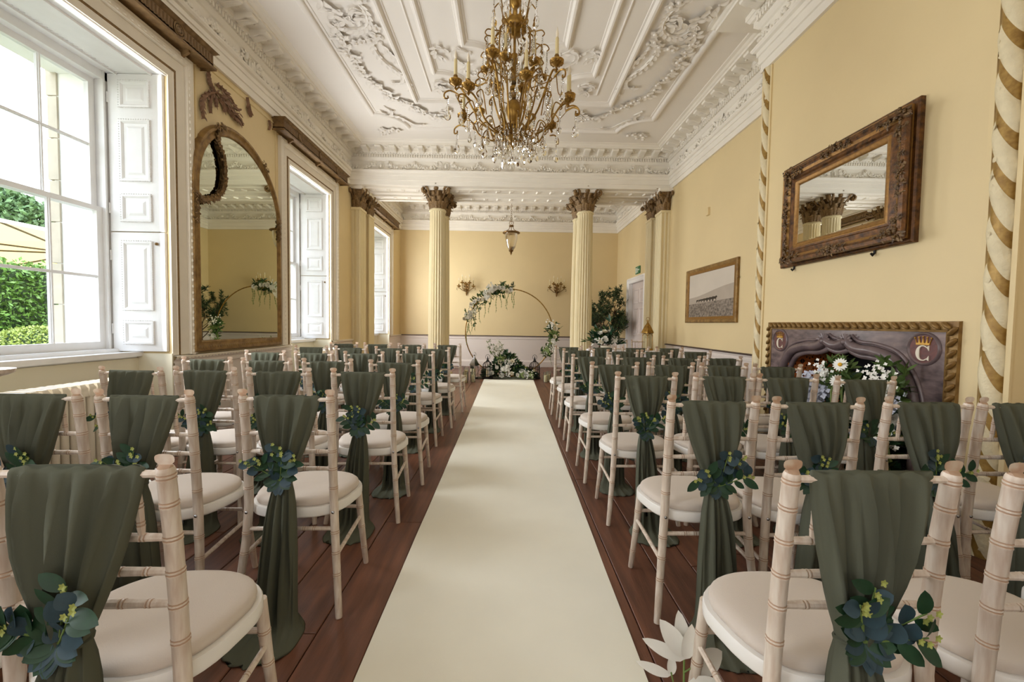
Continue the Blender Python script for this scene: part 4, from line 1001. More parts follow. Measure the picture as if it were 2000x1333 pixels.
# ================================================================ CARVED WALL ORNAMENT (over the arched mirror)
def carved_leaf(mb, pts, w0, rr, lobes=7):
    Q = smooth_pts([(XL+0.012, p[0], p[1]) for p in pts], 6); N = len(Q)
    rows = []
    for i, q in enumerate(Q):
        t = (Q[min(i+1,N-1)]-Q[max(i-1,0)]).normalized(); s = Vector((1,0,0)).cross(t); u = i/(N-1)
        w_ = w0*0.62*math.sin(PI*(0.12+0.88*u))**0.7*(1 if i % 3 else 0.62)
        rows.append([tuple(q-s*w_), tuple(q-s*w_*.5+Vector((0.02,0,0))), tuple(q+Vector((0.03,0,0))), tuple(q+s*w_*.5+Vector((0.02,0,0))), tuple(q+s*w_)])
    mb.loft(rows, cu=False, caps=False)
    for i in range(1, N-1, 3):
        t = (Q[min(i+1,N-1)]-Q[max(i-1,0)]).normalized(); s = Vector((1,0,0)).cross(t)
        for sg in (-1, 1): mb.leaf(Q[i]+Vector((0.012,0,0)), t*0.9+s*sg*0.8, (1,0,0), w0*1.35, w0*0.5, cup=.4, bend=-.1)
CO = thing('carved_wall_ornament', 'brown carved acanthus spray on the wall above the arched mirror', 'ornament', (0,0,0))
CO.location = (XL, 4.35, 3.4)
def rel(o): o.location = -Vector(CO.location); return o
for nm, strokes in (('acanthus_scroll', [([(4.31,3.50),(4.26,3.53),(4.232,3.58),(4.211,3.69)], .035), ([(4.31,3.49),(4.228,3.43),(4.15,3.34),(4.133,3.26),(4.145,3.15)], .045), ([(4.27,3.45),(4.245,3.36),(4.241,3.25)], .028), ([(4.31,3.46),(4.33,3.40),(4.324,3.35)], .026), ([(4.40,3.46),(4.45,3.41),(4.443,3.36)], .03)]),
                    ('flower_spray', [([(4.31,3.50),(4.46,3.50),(4.61,3.44),(4.74,3.36)], .045), ([(4.33,3.59),(4.43,3.59),(4.53,3.56),(4.66,3.48)], .032), ([(4.36,3.46),(4.48,3.43),(4.60,3.39),(4.70,3.37)], .038)])):
    mb = MB(); rr = random.Random(5)
    for p, w0 in strokes: carved_leaf(mb, p, w0, rr)
    if nm == 'flower_spray':
        for k in range(26):
            u = rr.random(); p = Vector((XL+0.035, 4.38+.30*u, 3.53-.13*u+rr.uniform(-.06,.06))); mb.leaf(p, (0.5, rr.uniform(.2,1), rr.uniform(-1,.3)), (1,0,0), .06, .025, cup=.4)
    rel(mb.build(nm, MT['carved'], CO, smooth=60))
for lab, loc, strokes in (('small broken carved sprig right of the acanthus spray', (4.86,3.64), [([(4.83,3.72),(4.85,3.65),(4.83,3.60)], .018), ([(4.86,3.66),(4.88,3.60),(4.92,3.56)], .02), ([(4.84,3.63),(4.87,3.56),(4.89,3.53)], .016)]), ('tiny curled carved fragment beside the second pelmet', (5.27,3.61), [([(5.255,3.67),(5.285,3.62),(5.255,3.55)], .016)])):
    mb = MB()
    for p, w0 in strokes: carved_leaf(mb, p, w0, rr)
    mb.v = [(a-XL, b-loc[0], c-loc[1]) for a, b, c in mb.v]
    o = mb.build('carved_fragment', MT['carved'], loc=(XL, loc[0], loc[1]), smooth=60); tag(o, lab, 'ornament')
# panel moulding round the arched mirror bay
mb = MB(); mould(mb, [(4.075,0.9),(4.075,3.70),(5.44,3.70),(5.44,0.9)], [(-.012,0),(-.01,.008),(0,.012),(.012,.008),(.014,0)], False, lambda u, v, h: (XL+h, u, v)); mb.build('wall_panel_moulding', MT['wall'], wall_left)

# ================================================================ RADIATORS
def radiator(label, y0, y1, x):
    t = thing('column_radiator', label, 'radiator', (x, (y0+y1)/2, 0), 0, 'column radiators under the windows')
    n = int((y1-y0)/0.055); mb = MB()
    for dx in (-0.07, 0.0, 0.07):
        mb.tube([(dx, 0, 0.16), (dx, 0, 0.72)], 0.021, 8)
    mb.loft([[(-.095,-.022,z),(.095,-.022,z),(.095,.022,z),(-.095,.022,z)] for z in (0.68,0.735)] + [[(-.08,-.016,.76),(.08,-.016,.76),(.08,.016,.76),(-.08,.016,.76)]])
    mb.loft([[(-.08,-.016,.11),(.08,-.016,.11),(.08,.016,.11),(-.08,.016,.11)]] + [[(-.095,-.022,z),(.095,-.022,z),(.095,.022,z),(-.095,.022,z)] for z in (0.135,0.19)])
    me = mb.mesh('radiator_column', MT['radiator'], 50); L = (n-1)*0.055
    for i in range(n): put('radiator_column', me, t, (0, -L/2+0.055*i, 0))
    mb = MB()
    for s in (-1, 1): mb.box(-.09, .09, s*(L/2-.03)-.02, s*(L/2-.03)+.02, 0, .14)
    mb.build('radiator_feet', MT['radiator'], t)
    mb = MB(); mb.tube([(0, L/2+.01, .16), (0, L/2+.07, .16), (0, L/2+.08, .12), (0, L/2+.08, 0)], 0.012, 8); mb.sph((0, L/2+.075, .19), .022, 8, 6, sc=(1,1,1.5)); mb.build('radiator_valve', MT['steel'], t)
radiator('cream column radiator below the big window, behind the nearest left chairs', 1.75, 3.10, -2.86)
radiator('cream column radiator below the middle window, seen between sashed chair backs', 5.75, 7.15, -2.86)
# ================================================================ CHANDELIER
CH = thing('crystal_chandelier', 'brass and crystal chandelier with cream candle sleeves hanging from the ceiling', 'chandelier', (0.02, 3.15, 0))
mb = MB()
mb.lathe([(0.004,2.50),(0.012,2.515),(0.03,2.535),(0.022,2.555),(0.045,2.575),(0.06,2.59),(0.03,2.61),(0.018,2.64),(0.016,2.66),(0.03,2.67),(0.036,2.69),(0.026,2.70),(0.046,2.73),(0.058,2.77),(0.06,2.80),(0.05,2.835),(0.03,2.855),(0.014,2.87),
          (0.013,2.93),(0.03,2.935),(0.03,2.955),(0.013,2.96),(0.013,3.07),(0.028,3.075),(0.03,3.09),(0.013,3.10),(0.012,3.16),(0.024,3.175),(0.024,3.19),(0.01,3.20),(0.010,3.32),(0.05,3.335),(0.085,3.36),(0.098,3.39),(0.09,3.42),(0.05,3.45),(0.02,3.47),(0.016,3.52),(0.034,3.54),(0.04,3.58),(0.03,3.62),(0.014,3.64),(0.012,3.80),(0.03,3.82),(0.03,3.84),(0.01,3.86)], 18)
mb.build('stem', MT['brass'], CH, smooth=40)
mb = MB()
for z0, z1, r_ in ((2.87,2.93,.045),(2.965,3.065,.04),(3.105,3.155,.04),(2.63,2.69,.04)): mb.lathe([(0.014,z0),(r_*.8,z0+(z1-z0)*.2),(r_,(z0+z1)/2),(r_*.75,z1-(z1-z0)*.2),(0.014,z1)], 10)
mb.build('stem_crystal', MT['crystal'], CH)
mb = MB()
for k in range(16):
    a = 2*PI*k/16; mb.leaf((.06*math.cos(a), .06*math.sin(a), 3.34), (math.cos(a), math.sin(a), 1.6), (math.cos(a), math.sin(a), -.5), .11, .032, cup=-.3)
    mb.leaf((.046*math.cos(a), .046*math.sin(a), 2.745), (math.cos(a)*.2, math.sin(a)*.2, 1), (math.cos(a), math.sin(a), 0), .075, .018, cup=-.3)
stuff(mb.build('gadroon', MT['brass'], CH, smooth=60))
mb = MB()
for i in range(14):                                    # chain to the ceiling
    z = 3.87+.042*i; a = (i % 2)*PI/2
    mb.tube([(math.cos(a)*.014*math.cos(q), math.sin(a)*.014*math.cos(q), z+.026*math.sin(q)) for q in [2*PI*j/10 for j in range(10)]], .004, 5, closed=True)
mb.build('chain', MT['brass'], CH)
mb = MB(); mb.lathe([(0.09,4.44),(0.085,4.42),(0.05,4.40),(0.03,4.36),(0.01,4.35)], 16); mb.build('ceiling_rose', MT['brass'], CH, smooth=50)
def cup_mesh():
    mb = MB(); mb.lathe([(0.004,-.055),(0.012,-.048),(0.006,-.036),(0.007,-.028),(0.02,-.02),(0.045,-.004),(0.054,.010),(0.056,.016),(0.04,.014),(0.014,.010),(0.010,.018),(0.011,.03),(0.018,.038),(0.019,.056),(0.015,.06),(0.012,.06)], 18)
    for k in range(12): a = 2*PI*k/12; mb.sph((.043*math.cos(a), .043*math.sin(a), .001), .0125, 6, 4, sc=(1,1,.85))
    return mb.mesh('candle_cup', MT['brass'], 50)
def sleeve_mesh(): mb = MB(); mb.lathe([(0.012,.055),(0.0125,.06),(0.0115,.16),(0.008,.166),(0.004,.166)], 10); return mb.mesh('candle_sleeve', MT['candlesleeve'], 50)
def bulb_mesh(): mb = MB(); mb.lathe([(0.004,.165),(0.009,.175),(0.0105,.19),(0.007,.21),(0.003,.225),(0.0008,.235)], 9); return mb.mesh('candle_bulb', MT['flamebulb'], 180)
cupm, slm, blm = cup_mesh(), sleeve_mesh(), bulb_mesh()
def drop_mesh(L, W):
    mb = MB(); n = 8; rings = []
    for t, wv in ((0.0,.05),(0.12,.28),(.3,.34),(.45,.5),(.65,.95),(.8,1.0),(.92,.7),(1.0,.06)):
        rings.append([(W*.5*wv*math.cos(2*PI*j/n), W*.22*wv*math.sin(2*PI*j/n), -L*t) for j in range(n)])
    mb.loft(rings); return mb.mesh('crystal_drop', MT['crystal'])
dA, dB, dC = drop_mesh(.115, .05), drop_mesh(.085, .032), drop_mesh(.15, .062)
def bead_mesh(n):
    mb = MB()
    for i in range(n): mb.sph((0, 0, -.014*i-.007), .0075, 5, 4)
    return mb.mesh('bead_string', MT['crystal'])
bd3, bd6 = bead_mesh(3), bead_mesh(6)
def pt(a, r_, z): return (r_*math.cos(a), r_*math.sin(a), z)
def light_arm(a, pts, rc, zc, tw=0.0):
    mb = MB(); Q = smooth_pts([pt(a+tw*i, r_, z) for i, (r_, z) in enumerate(pts)], 6)
    mb.tube([tuple(q) for q in Q], 0.0068, 6)
    e = Q[-1]; arm = None
    cr_ = smooth_pts([pt(a, rc-.02, zc-.08), pt(a, rc+.035, zc-.06), pt(a, rc+.075, zc-.08), pt(a, rc+.078, zc-.115), pt(a, rc+.055, zc-.118), pt(a, rc+.055, zc-.10)], 5)
    mb.tube([tuple(q) for q in cr_], 0.006, 5)
    arm = mb.build('candle_arm', MT['brass'], CH, smooth=60)
    p = pt(a, rc, zc)
    o = put('candle_cup', cupm, arm, p); o.scale = (.86, .86, .86); put('candle_sleeve', slm, arm, p); put('candle_bulb', blm, arm, p)
    put('bead_string', bd3, arm, pt(a, rc+.055, zc-.118)); put('crystal_drop', dA, arm, pt(a, rc+.055, zc-.16), a)
    return arm
rr = random.Random(2)
for k in range(12):
    a = 2*PI*(k+.35)/12
    if k % 2 == 0: light_arm(a, [(.05,2.60),(.14,2.615),(.24,2.68),(.30,2.76),(.36,2.86),(.40,2.905),(.43,2.88)], .43, 2.935)
    else: light_arm(a, [(.05,2.59),(.16,2.585),(.27,2.64),(.33,2.735),(.385,2.775),(.41,2.75)], .41, 2.80)
for k in range(6):
    a = 2*PI*(k+.2)/6
    light_arm(a, [(.05,2.62),(.11,2.72),(.15,2.85),(.17,2.95),(.20,3.01)], .205, 3.045)
def hook(a, base, tip, drop, n):
    mb = MB(); Q = smooth_pts([pt(a, *base), pt(a, (base[0]+tip[0])/2, tip[1]+.05), pt(a, tip[0], tip[1]+.045), pt(a, tip[0]+.02, tip[1]+.015), pt(a, tip[0]+.005, tip[1])], 5)
    mb.tube([tuple(q) for q in Q], .0045, 5); h = mb.build('crystal_hook', MT['brass'], CH, smooth=60)
    put('bead_string', bd6 if n == 6 else bd3, h, pt(a, tip[0]+.005, tip[1])); put('crystal_drop', drop, h, pt(a, tip[0]+.005, tip[1]-.014*n), a+rr.uniform(-.5,.5))
mb = MB()
for k in range(8):                                     # cage ribs from the crown to the waist
    a = 2*PI*k/8; Q = smooth_pts([pt(a,.06,3.36), pt(a,.13,3.33), pt(a,.155,3.24), pt(a,.145,3.10), pt(a,.12,2.98), pt(a,.14,2.93)], 6); mb.tube([tuple(q) for q in Q], .006, 5)
mb.build('cage_rib', MT['brass'], CH, smooth=60)
for k in range(8):
    a = 2*PI*(k+.5)/8
    hook(a, (.08,3.40), (.16,3.53), dC, 3); hook(a, (.12,3.33), (.21,3.27), dA, 3); hook(a+.2, (.15,3.20), (.235,3.19), dB, 6); hook(a+.1, (.13,3.05), (.2,3.08), dA, 3)
for k in range(12):
    a = 2*PI*k/12
    hook(a, (.05,2.60), (.12,2.60), dB, 3); hook(a+.13, (.16,2.585), (.23,2.625), dA, 3); hook(a+.26, (.27,2.66), (.34,2.75), dB, 6)
for k in range(6): a = 2*PI*k/6; hook(a, (.03,3.60), (.09,3.72), dC, 3)
for k in range(16):
    a = 2*PI*(k+.3)/16; hook(a, (.06,2.60), (.09+.05*(k % 2), 2.585), dA if k % 2 else dB, 3)
for k in range(10):
    a = 2*PI*(k+.6)/10; hook(a, (.14,2.98), (.26,2.96), dA, 6); hook(a+.3, (.06,3.36), (.12,3.30), dC, 3)
put('crystal_drop', dA, CH, (0,0,2.50)); put('crystal_drop', dB, CH, (.05,.02,2.57)); put('crystal_drop', dB, CH, (-.04,-.03,2.57))
for r_, z, n_ in ((.43,2.90,12), (.2,3.02,6)):
    mb = MB()
    for k in range(n_):
        a0, a1 = 2*PI*(k+.35)/n_, 2*PI*(k+1.35)/n_
        mb.tube([pt(a0+(a1-a0)*i/8, r_-.05*math.sin(PI*i/8), z-.05-.06*math.sin(PI*i/8)) for i in range(9)], .0035, 4)
    mb.build('swag_wire', MT['brass'], CH)

# ================================================================ HANGING LANTERN, SCONCES
HL = thing('hanging_lantern', 'brass hall lantern with urn shaped glass hanging in the alcove', 'lantern', (0.05, 10.2, 0))
mb = MB(); mb.lathe([(0.05,3.60),(0.06,3.585),(0.055,3.565),(0.03,3.56)], 16); mb.lathe([(0.21,3.405),(0.215,3.42),(0.2,3.435),(0.175,3.43),(0.165,3.40),(0.18,3.395)], 24)
for k in range(4): a = k*PI/2; mb.tube([pt(a,.04,3.565), pt(a,.06,3.50), pt(a,.19,3.425)], .008, 5)
mb.lathe([(0.05,3.0),(0.06,2.985),(0.035,2.955),(0.02,2.94),(0.028,2.92),(0.012,2.90),(0.004,2.875)], 14); mb.build('brass_mount', MT['brassdark'], HL, smooth=45)
mb = MB(); mb.lathe([(0.15,3.40),(0.152,3.30),(0.14,3.2),(0.11,3.08),(0.05,2.995)], 24, caps=False); mb.build('glass_urn', MT['lampglass'] if 'lampglass' in MT else MT['glass'], HL, smooth=180)
mb = MB()
for i in range(16):
    z = 3.66+.05*i; a = (i % 2)*PI/2; mb.tube([(math.cos(a)*.014*math.cos(q), math.sin(a)*.014*math.cos(q), z+.03*math.sin(q)) for q in [2*PI*j/8 for j in range(8)]], .004, 4, closed=True)
mb.tube([(.05*math.cos(q), 0, 3.65+.05*math.sin(q)) for q in [PI*2*j/12 for j in range(12)]], .007, 5, closed=True); mb.build('chain', MT['brassdark'], HL)
for k in range(3): a = 2*PI*k/3; mb = MB(); mb.lathe([(0.012,3.08),(0.012,3.2),(0.004,3.2)], 8, T=Matrix.Translation((.04*math.cos(a), .04*math.sin(a), 0))); mb.build('candle_sleeve', MT['candlesleeve'], HL)
mb = MB(); mb.lathe([(0.02,2.99),(0.06,3.06),(0.065,3.08),(0.02,3.085)], 12); mb.build('candle_dish', MT['brassdark'], HL)
def sconce(label, x, z):
    t = thing('wall_sconce', label, 'sconce', (x, YE, z), 0, 'brass wall sconces on the end wall')
    mb = MB(); mb.lathe([(0.008,-.25),(0.02,-.2),(0.03,-.12),(0.026,-.05),(0.035,0.0),(0.02,.06),(0.012,.1)], 10, T=Matrix.Translation((0,-.03,0)))
    for k in range(6): mb.leaf((0,-.04,-.15+.04*k), ((-1)**k*.8,-.4,.6), (0,-1,0), .1, .04)
    mb.build('back_plate', MT['brassdark'], t, smooth=60)
    for dx, dy, dz in ((-.20,-.12,.0),(-.1,-.2,.09),(0,-.24,.05),(.1,-.2,.09),(.20,-.12,.0)):
        mb = MB(); Q = smooth_pts([(0,-.04,-.14), (dx*.4,dy*.6,-.12), (dx*.85,dy,-.06), (dx,dy,dz-.03)], 5); mb.tube([tuple(q) for q in Q], .009, 5)
        if abs(dx) > .15: mb.tube([(dx,dy,dz-.05), (dx*1.25,dy,dz-.04), (dx*1.3,dy,dz-.09), (dx*1.15,dy,dz-.1)], .007, 5)
        ar = mb.build('sconce_arm', MT['brassdark'], t, smooth=60)
        put('candle_cup', cupm, ar, (dx,dy,dz)); put('candle_sleeve', slm, ar, (dx,dy,dz)); put('candle_bulb', blm, ar, (dx,dy,dz))
sconce('five candle brass sconce on the end wall left of the flower hoop', -1.17, 2.22)
sconce('five candle brass sconce on the end wall right of the flower hoop', 1.34, 2.22)
# ================================================================ RUNNER
mb = MB(); nx, ny = 10, 160; rows = []
for j in range(ny+1):
    y = -0.3+(8.87+0.3)*j/ny; xa = -0.497; xb = 0.474+0.0100*(y)
    rows.append([(xa+(xb-xa)*i/nx, y, 0.007+0.0035*math.sin(y*9+0.5*math.sin(y*2.3))*math.sin(PI*(0.12+0.76*i/nx))+0.002*math.sin(y*3.7+i)) for i in range(nx+1)])
low = [[(p[0], p[1], 0.0015) for p in r] for r in rows]
mb.loft(rows, cu=False, caps=False); mb.loft(low, cu=False, caps=False)
mb.loft([[r[0] for r in rows], [r[0] for r in low]], cu=False, caps=False); mb.loft([[r[-1] for r in rows], [r[-1] for r in low]], cu=False, caps=False)
mb.loft([rows[-1], low[-1]], cu=False, caps=False)
tag(mb.build('aisle_runner', MT['runner'], smooth=50), 'ivory carpet runner laid down the middle of the dark floorboards', 'carpet')

# ================================================================ CHAIRS
def turned(path, r, rings, n=10, tip=None):
    """bamboo-turned rod along path [(x,y,z)], with paired rings at arc fractions; faces of the grooves take material 1"""
    P = [Vector(p) for p in path]; seg = [0]
    for a, b in zip(P[:-1], P[1:]): seg.append(seg[-1]+(b-a).length)
    L = seg[-1]
    def at(s):
        for i in range(len(P)-1):
            if s <= seg[i+1]+1e-9: return P[i].lerp(P[i+1], (s-seg[i])/max(1e-9, seg[i+1]-seg[i]))
        return P[-1]
    prof = [(0.0, r(0)*0.92, 0), (min(.006, L*.05), r(0), 0)]
    for c in rings:
        rc = r(c)
        prof += [(c-.0085, rc, 0), (c-.0065, rc*1.07, 0), (c-.0035, rc*1.07, 0), (c-.0025, rc*.99, 1), (c-.0005, rc*.99, 1), (c+.0005, rc*1.07, 0), (c+.0045, rc*1.07, 0), (c+.0055, rc*.985, 1), (c+.0075, rc, 1)]
    for i in range(1, len(P)-1): prof.append((seg[i], r(seg[i]), 0))
    prof.append((L, r(L), 0)); prof.sort(key=lambda q: q[0])
    if tip: prof += [(L+d, q, m_) for d, q, m_ in tip]
    mb = MB(); pts = []; dirn = (P[-1]-P[-2]).normalized()
    for s, q, m_ in prof: pts.append(at(s) if s <= L else P[-1]+dirn*(s-L))
    rs = []; up = None
    for i, (s, q, m_) in enumerate(prof):
        t = (at(min(L, s+.01))-at(max(0, s-.01))).normalized()
        a = Vector((1,0,0)) if abs(t.x) < .8 else Vector((0,1,0)); u = (a-t*a.dot(t)).normalized(); b = t.cross(u)
        rs.append([tuple(pts[i]+(u*math.cos(2*PI*j/n)+b*math.sin(2*PI*j/n))*q) for j in range(n)])
    mb.loft(rs, mis=[prof[i+1][2] if i+1 < len(prof) else 0 for i in range(len(prof))])
    return mb
CM = [MT['chair'], MT['chairring'], MT['chairtip']]
def ch_mesh(name, mb): return mb.mesh(name, CM, 38)
tipf = [(.003,.0158,0),(.007,.0140,0),(.012,.0136,1),(.0145,.0152,2),(.0175,.0186,2),(.023,.0200,2),(.0285,.0195,2),(.032,.0168,2),(.0345,.010,2),(.0350,.002,2)]
def backpost(s):
    path = [(s*.212,-.03,0.0),(s*.197,-.005,.12),(s*.180,.018,.30),(s*.172,.026,.44),(s*.170,.020,.60),(s*.170,.008,.76),(s*.171,-.008,.893)]
    L = 0.0; zs = []
    for a, b in zip(path[:-1], path[1:]): L += (Vector(b)-Vector(a)).length
    rg = [v/.893*L for v in (.165,.250,.333,.517,.597,.671,.746,.821,.880)]
    return turned(path, lambda u: .0135+.0035*min(1, u/.35)-.0008*max(0, (u-.5)), rg, 12, tipf)
def frontleg(s):
    return turned([(s*.198,.36,0.0),(s*.182,.338,.21),(s*.172,.322,.40)], lambda u: .0125+.004*min(1, u/.25), [.09,.20,.30], 10)
bpL, bpR = ch_mesh('back_leg', backpost(-1)), ch_mesh('back_leg', backpost(1))
flL, flR = ch_mesh('front_leg', frontleg(-1)), ch_mesh('front_leg', frontleg(1))
def rail(z, y, hw=.171, r_=.0095):
    return turned([(-hw,y,z),(hw,y,z)], lambda u: r_*(0.8+.25*math.sin(PI*u/(2*hw))), [.06, .115, 2*hw-.115, 2*hw-.06], 8)
rails = [ch_mesh('back_rail', rail(z, y)) for z, y in ((.885,-.007),(.745,.009),(.668,.016),(.596,.020))]
spd = [ch_mesh('spindle', turned([(x_,.009,.745),(x_,-.006,.885)], lambda u: .0062+.0022*math.sin(PI*u/.14), [.03,.07,.11], 7)) for x_ in (-.108,-.036,.036,.108)]
strs = [ch_mesh('stretcher', turned(p, lambda u: .0085, rg, 8)) for p, rg in (
    ([(-.178,.020,.345),(.178,.020,.345)], [.09,.13,.23,.27]), ([(-.178,.330,.30),(.178,.330,.30)], [.09,.27]),
    ([(-.186,.012,.235),(-.182,.338,.255)], [.1,.14,.22]), ([(.186,.012,.235),(.182,.338,.255)], [.1,.14,.22]))]
def seat_outline(gx, gy0, gy1, n=40):
    out = []
    for k in range(n):
        a = 2*PI*k/n; c, s_ = math.cos(a), math.sin(a)
        ex = .62 if s_ < 0 else .82
        x_ = gx*math.copysign(abs(c)**ex, c); y_ = (gy0+gy1)/2+(gy1-gy0)/2*math.copysign(abs(s_)**(.62 if s_ < 0 else .85), s_)
        x_ *= (.85+.15*min(1, max(0, (y_-gy0)/(gy1-gy0)*1.6))); out.append((x_, y_))
    return out
def ring_at(o, z, k=1.0, cy_=.19): return [(x_*k, cy_+(y_-cy_)*k, z) for x_, y_ in o]
so = seat_outline(.222, .0, .375)
mb = MB(); mb.loft([ring_at(so,.395,.96), ring_at(so,.40,.99), ring_at(so,.405), ring_at(so,.432), ring_at(so,.438,.985), ring_at(so,.438,.88)]); sfm = mb.mesh('seat_frame', MT['seatframe'], 40)
mb = MB(); mb.loft([ring_at(so,.437,.90), ring_at(so,.440,.925), ring_at(so,.450,.938), ring_at(so,.460,.925), ring_at(so,.467,.885), ring_at(so,.472,.79), ring_at(so,.476,.6), ring_at(so,.477,.3), ring_at(so,.4772,.03)]); cum = mb.mesh('cushion', MT['cushion'], 70)
mb = MB(); mb.lathe([(.0065,0),(.0065,.002),(.004,.0045),(.0005,.005)], 10, T=Matrix.Rotation(PI/2, 4, 'X')); blt = mb.mesh('bolt', MT['steel'], 40)
def make_chair(loc, rz):
    t = empty('chiavari_chair', loc, rz)
    for m_ in (bpL, bpR): put('back_leg', m_, t)
    for m_ in (flL, flR): put('front_leg', m_, t)
    for m_ in rails: put('back_rail', m_, t)
    for m_ in spd: put('spindle', m_, t)
    for m_ in strs: put('stretcher', m_, t)
    put('seat_frame', sfm, t); put('cushion', cum, t)
    for s in (-1, 1): put('bolt', blt, t, (s*.174, .009, .417))
    return t
# ---------------------------------------------------------------- sashes
def sash_mesh(seed, shift=None):
    rr = random.Random(seed); n = 64
    lev = [  # z, half width, half depth, centre y, centre x, fold depth
        (.9005,.128,.0045,-.007,0,.000),(.8985,.130,.0115,-.007,0,.002),(.890,.131,.015,-.008,0,.0035),(.875,.129,.0165,-.010,0,.005),(.84,.122,.020,-.013,0,.008),(.79,.110,.024,-.018,0,.010),
        (.74,.096,.027,-.022,0,.011),(.69,.079,.029,-.026,0,.010),(.64,.060,.029,-.030,0,.008),(.60,.044,.026,-.033,0,.006),(.575,.034,.022,-.035,0,.004),(.562,.031,.020,-.036,0,.003),
        (.55,.033,.021,-.037,0,.0035),(.52,.041,.026,-.040,0,.006),(.47,.050,.030,-.044,0,.009),(.40,.058,.034,-.05,0,.011),(.30,.066,.036,-.055,0,.013),(.20,.072,.040,-.06,0,.014),(.10,.077,.044,-.065,0,.015),
        (.04,.082,.050,-.07,0,.015),(.018,.094,.068,-.085,0,.013),(.012,.112,.10,-.115,0,.010),(.008,.125,.125,-.14,0,.007),(.003,.13,.13,-.145,0,.003)]
    ph = [rr.uniform(0, 6.28) for _ in range(6)]; fr_ = [rr.uniform(.9, 1.1) for _ in range(6)]; sx_ = rr.uniform(-.018, .018) if shift is None else shift; sk = rr.uniform(-.03, .03)
    rings = []; L0 = len(lev)
    # densify
    dl = []
    for a, b in zip(lev[:-1], lev[1:]):
        m_ = max(1, int(abs(a[0]-b[0])/.022))
        for i in range(m_): t = i/m_; dl.append(tuple(x_+(y_-x_)*t for x_, y_ in zip(a, b)))
    dl.append(lev[-1])
    for (z, hw, d, cy_, cx_, A) in dl:
        ring = []; lowf = 1 if z < .56 else 0
        off = sx_*min(1, max(0, (.9-z)/.34)) + (sk*(.56-z)/.56 if lowf else 0)
        for k in range(n):
            a = 2*PI*k/n; u = math.cos(a); v = math.sin(a)
            uu = (u+1)/2; side = 0 if v < 0 else 1
            f = math.sin(2*PI*(4.6*fr_[0]*uu)+ph[0]+side*2+.8*math.sin(z*7+ph[4]))+.65*math.sin(2*PI*(8.0*fr_[1]*uu)+ph[1]+side-.5*z*6)+.4*math.sin(2*PI*(2.1*uu)+ph[2]+z*3)+.3*math.sin(2*PI*13*uu+ph[3])
            f = f-.35*abs(f)**1.5
            e = 1-abs(u)**6
            x_ = u*hw*(1+.03*math.sin(5*z+ph[4])*lowf)+off+ A*.35*math.sin(2*PI*6*uu+ph[5])*e
            y_ = cy_+v*d*(abs(v)**-.35 if abs(v) > .02 else 1)+f*A*1.4*e
            zz = z+(0.004*math.sin(2*PI*4*uu+ph[1]) if z < .012 else 0)
            if z > .897: zz = z+.0035*math.sin(2*PI*5*uu+ph[0])
            ring.append((x_, y_, max(.001, zz)))
        rings.append(ring)
    mb = MB(); mb.loft(rings); return mb.mesh('sash_cloth', MT['sash'], 180), sx_
sashm = [sash_mesh(s) for s in range(6)]; sash_side = sash_mesh(3, -.05)
def tie_mesh():
    mb = MB(); mb.tube([(.033*math.cos(a), -.036+.024*math.sin(a), .563+.003*math.sin(2*a)) for a in [2*PI*k/20 for k in range(20)]], .0045, 5, closed=True); return mb.mesh('tie_band', MT['sash'], 60)
tiem = tie_mesh()
def round_leaf(mb, p, d, nrm, L, W): mb.leaf(p, d, nrm, L, W, cup=.12, bend=.12, seg=4)
def posy_leaves(seed, big):
    """leaves of the eucalyptus posy: (kind, position, direction, normal, length, width)"""
    rr = random.Random(seed); out = []; stems = []; buds = []
    base = Vector((0, -.062, .575)); m_ = rr.choice([-1, 1]); ns = 5
    for i in range(ns):
        ang = rad(rr.uniform(-70, 75)) if i else rad(m_*rr.uniform(45, 80))
        if i == 1: ang = rad(-m_*rr.uniform(5, 25))
        d = Vector((math.sin(ang), -.35+.2*rr.random(), math.cos(ang)*.9+.12)).normalized(); L = rr.uniform(.09, .15)
        stems.append((base, base+d*L)); n = 7
        for k in range(n):
            p = base+d*(L*(k+.6)/n); s = (Vector((d.z, 0, -d.x))*(1 if k % 2 else -1)+d*.5+Vector((0,-.4,0))*rr.uniform(.3,1)).normalized()
            nn = Vector((rr.uniform(-.5,.5), -1, rr.uniform(-.2,.7)))
            kind = 0 if (i+seed) % 3 == 0 else 1
            if rr.random() < .2: kind = 1-kind
            sz = rr.uniform(.034,.05) if kind == 0 else rr.uniform(.045,.065)
            out.append((kind, p, s, nn, sz, sz*(.85 if kind == 0 else .5)))
        for k in range(3):
            p = base+d*(L*(.85+.12*k)); buds.append(p+Vector((rr.uniform(-.008,.008),-.008,rr.uniform(-.006,.006))))
    for k in range(10):
        a = rad(rr.uniform(80, 280)); d = Vector((math.sin(a), -.5, math.cos(a)*.7)).normalized()
        out.append((k % 2, base, d, Vector((0,-1,.3)), .055, .032))
    return out, stems, buds
def posy_small(seed):
    lv, st, bu = posy_leaves(seed, False); mb = MB()
    for kd, p, d, nn, L, W in lv: mb.leaf(p, d, nn, L, W, mi=kd, seg=3)
    for a, b in st: mb.tube([tuple(a), tuple(b)], .0018, 4, mi=2)
    for p in bu: mb.sph(tuple(p), .0055, 5, 4, mi=3)
    return mb.mesh('eucalyptus_posy', [MT['leafblue'], MT['leafgreen'], MT['stem'], MT['bud']], 60)
posys = [posy_small(s) for s in range(7)]
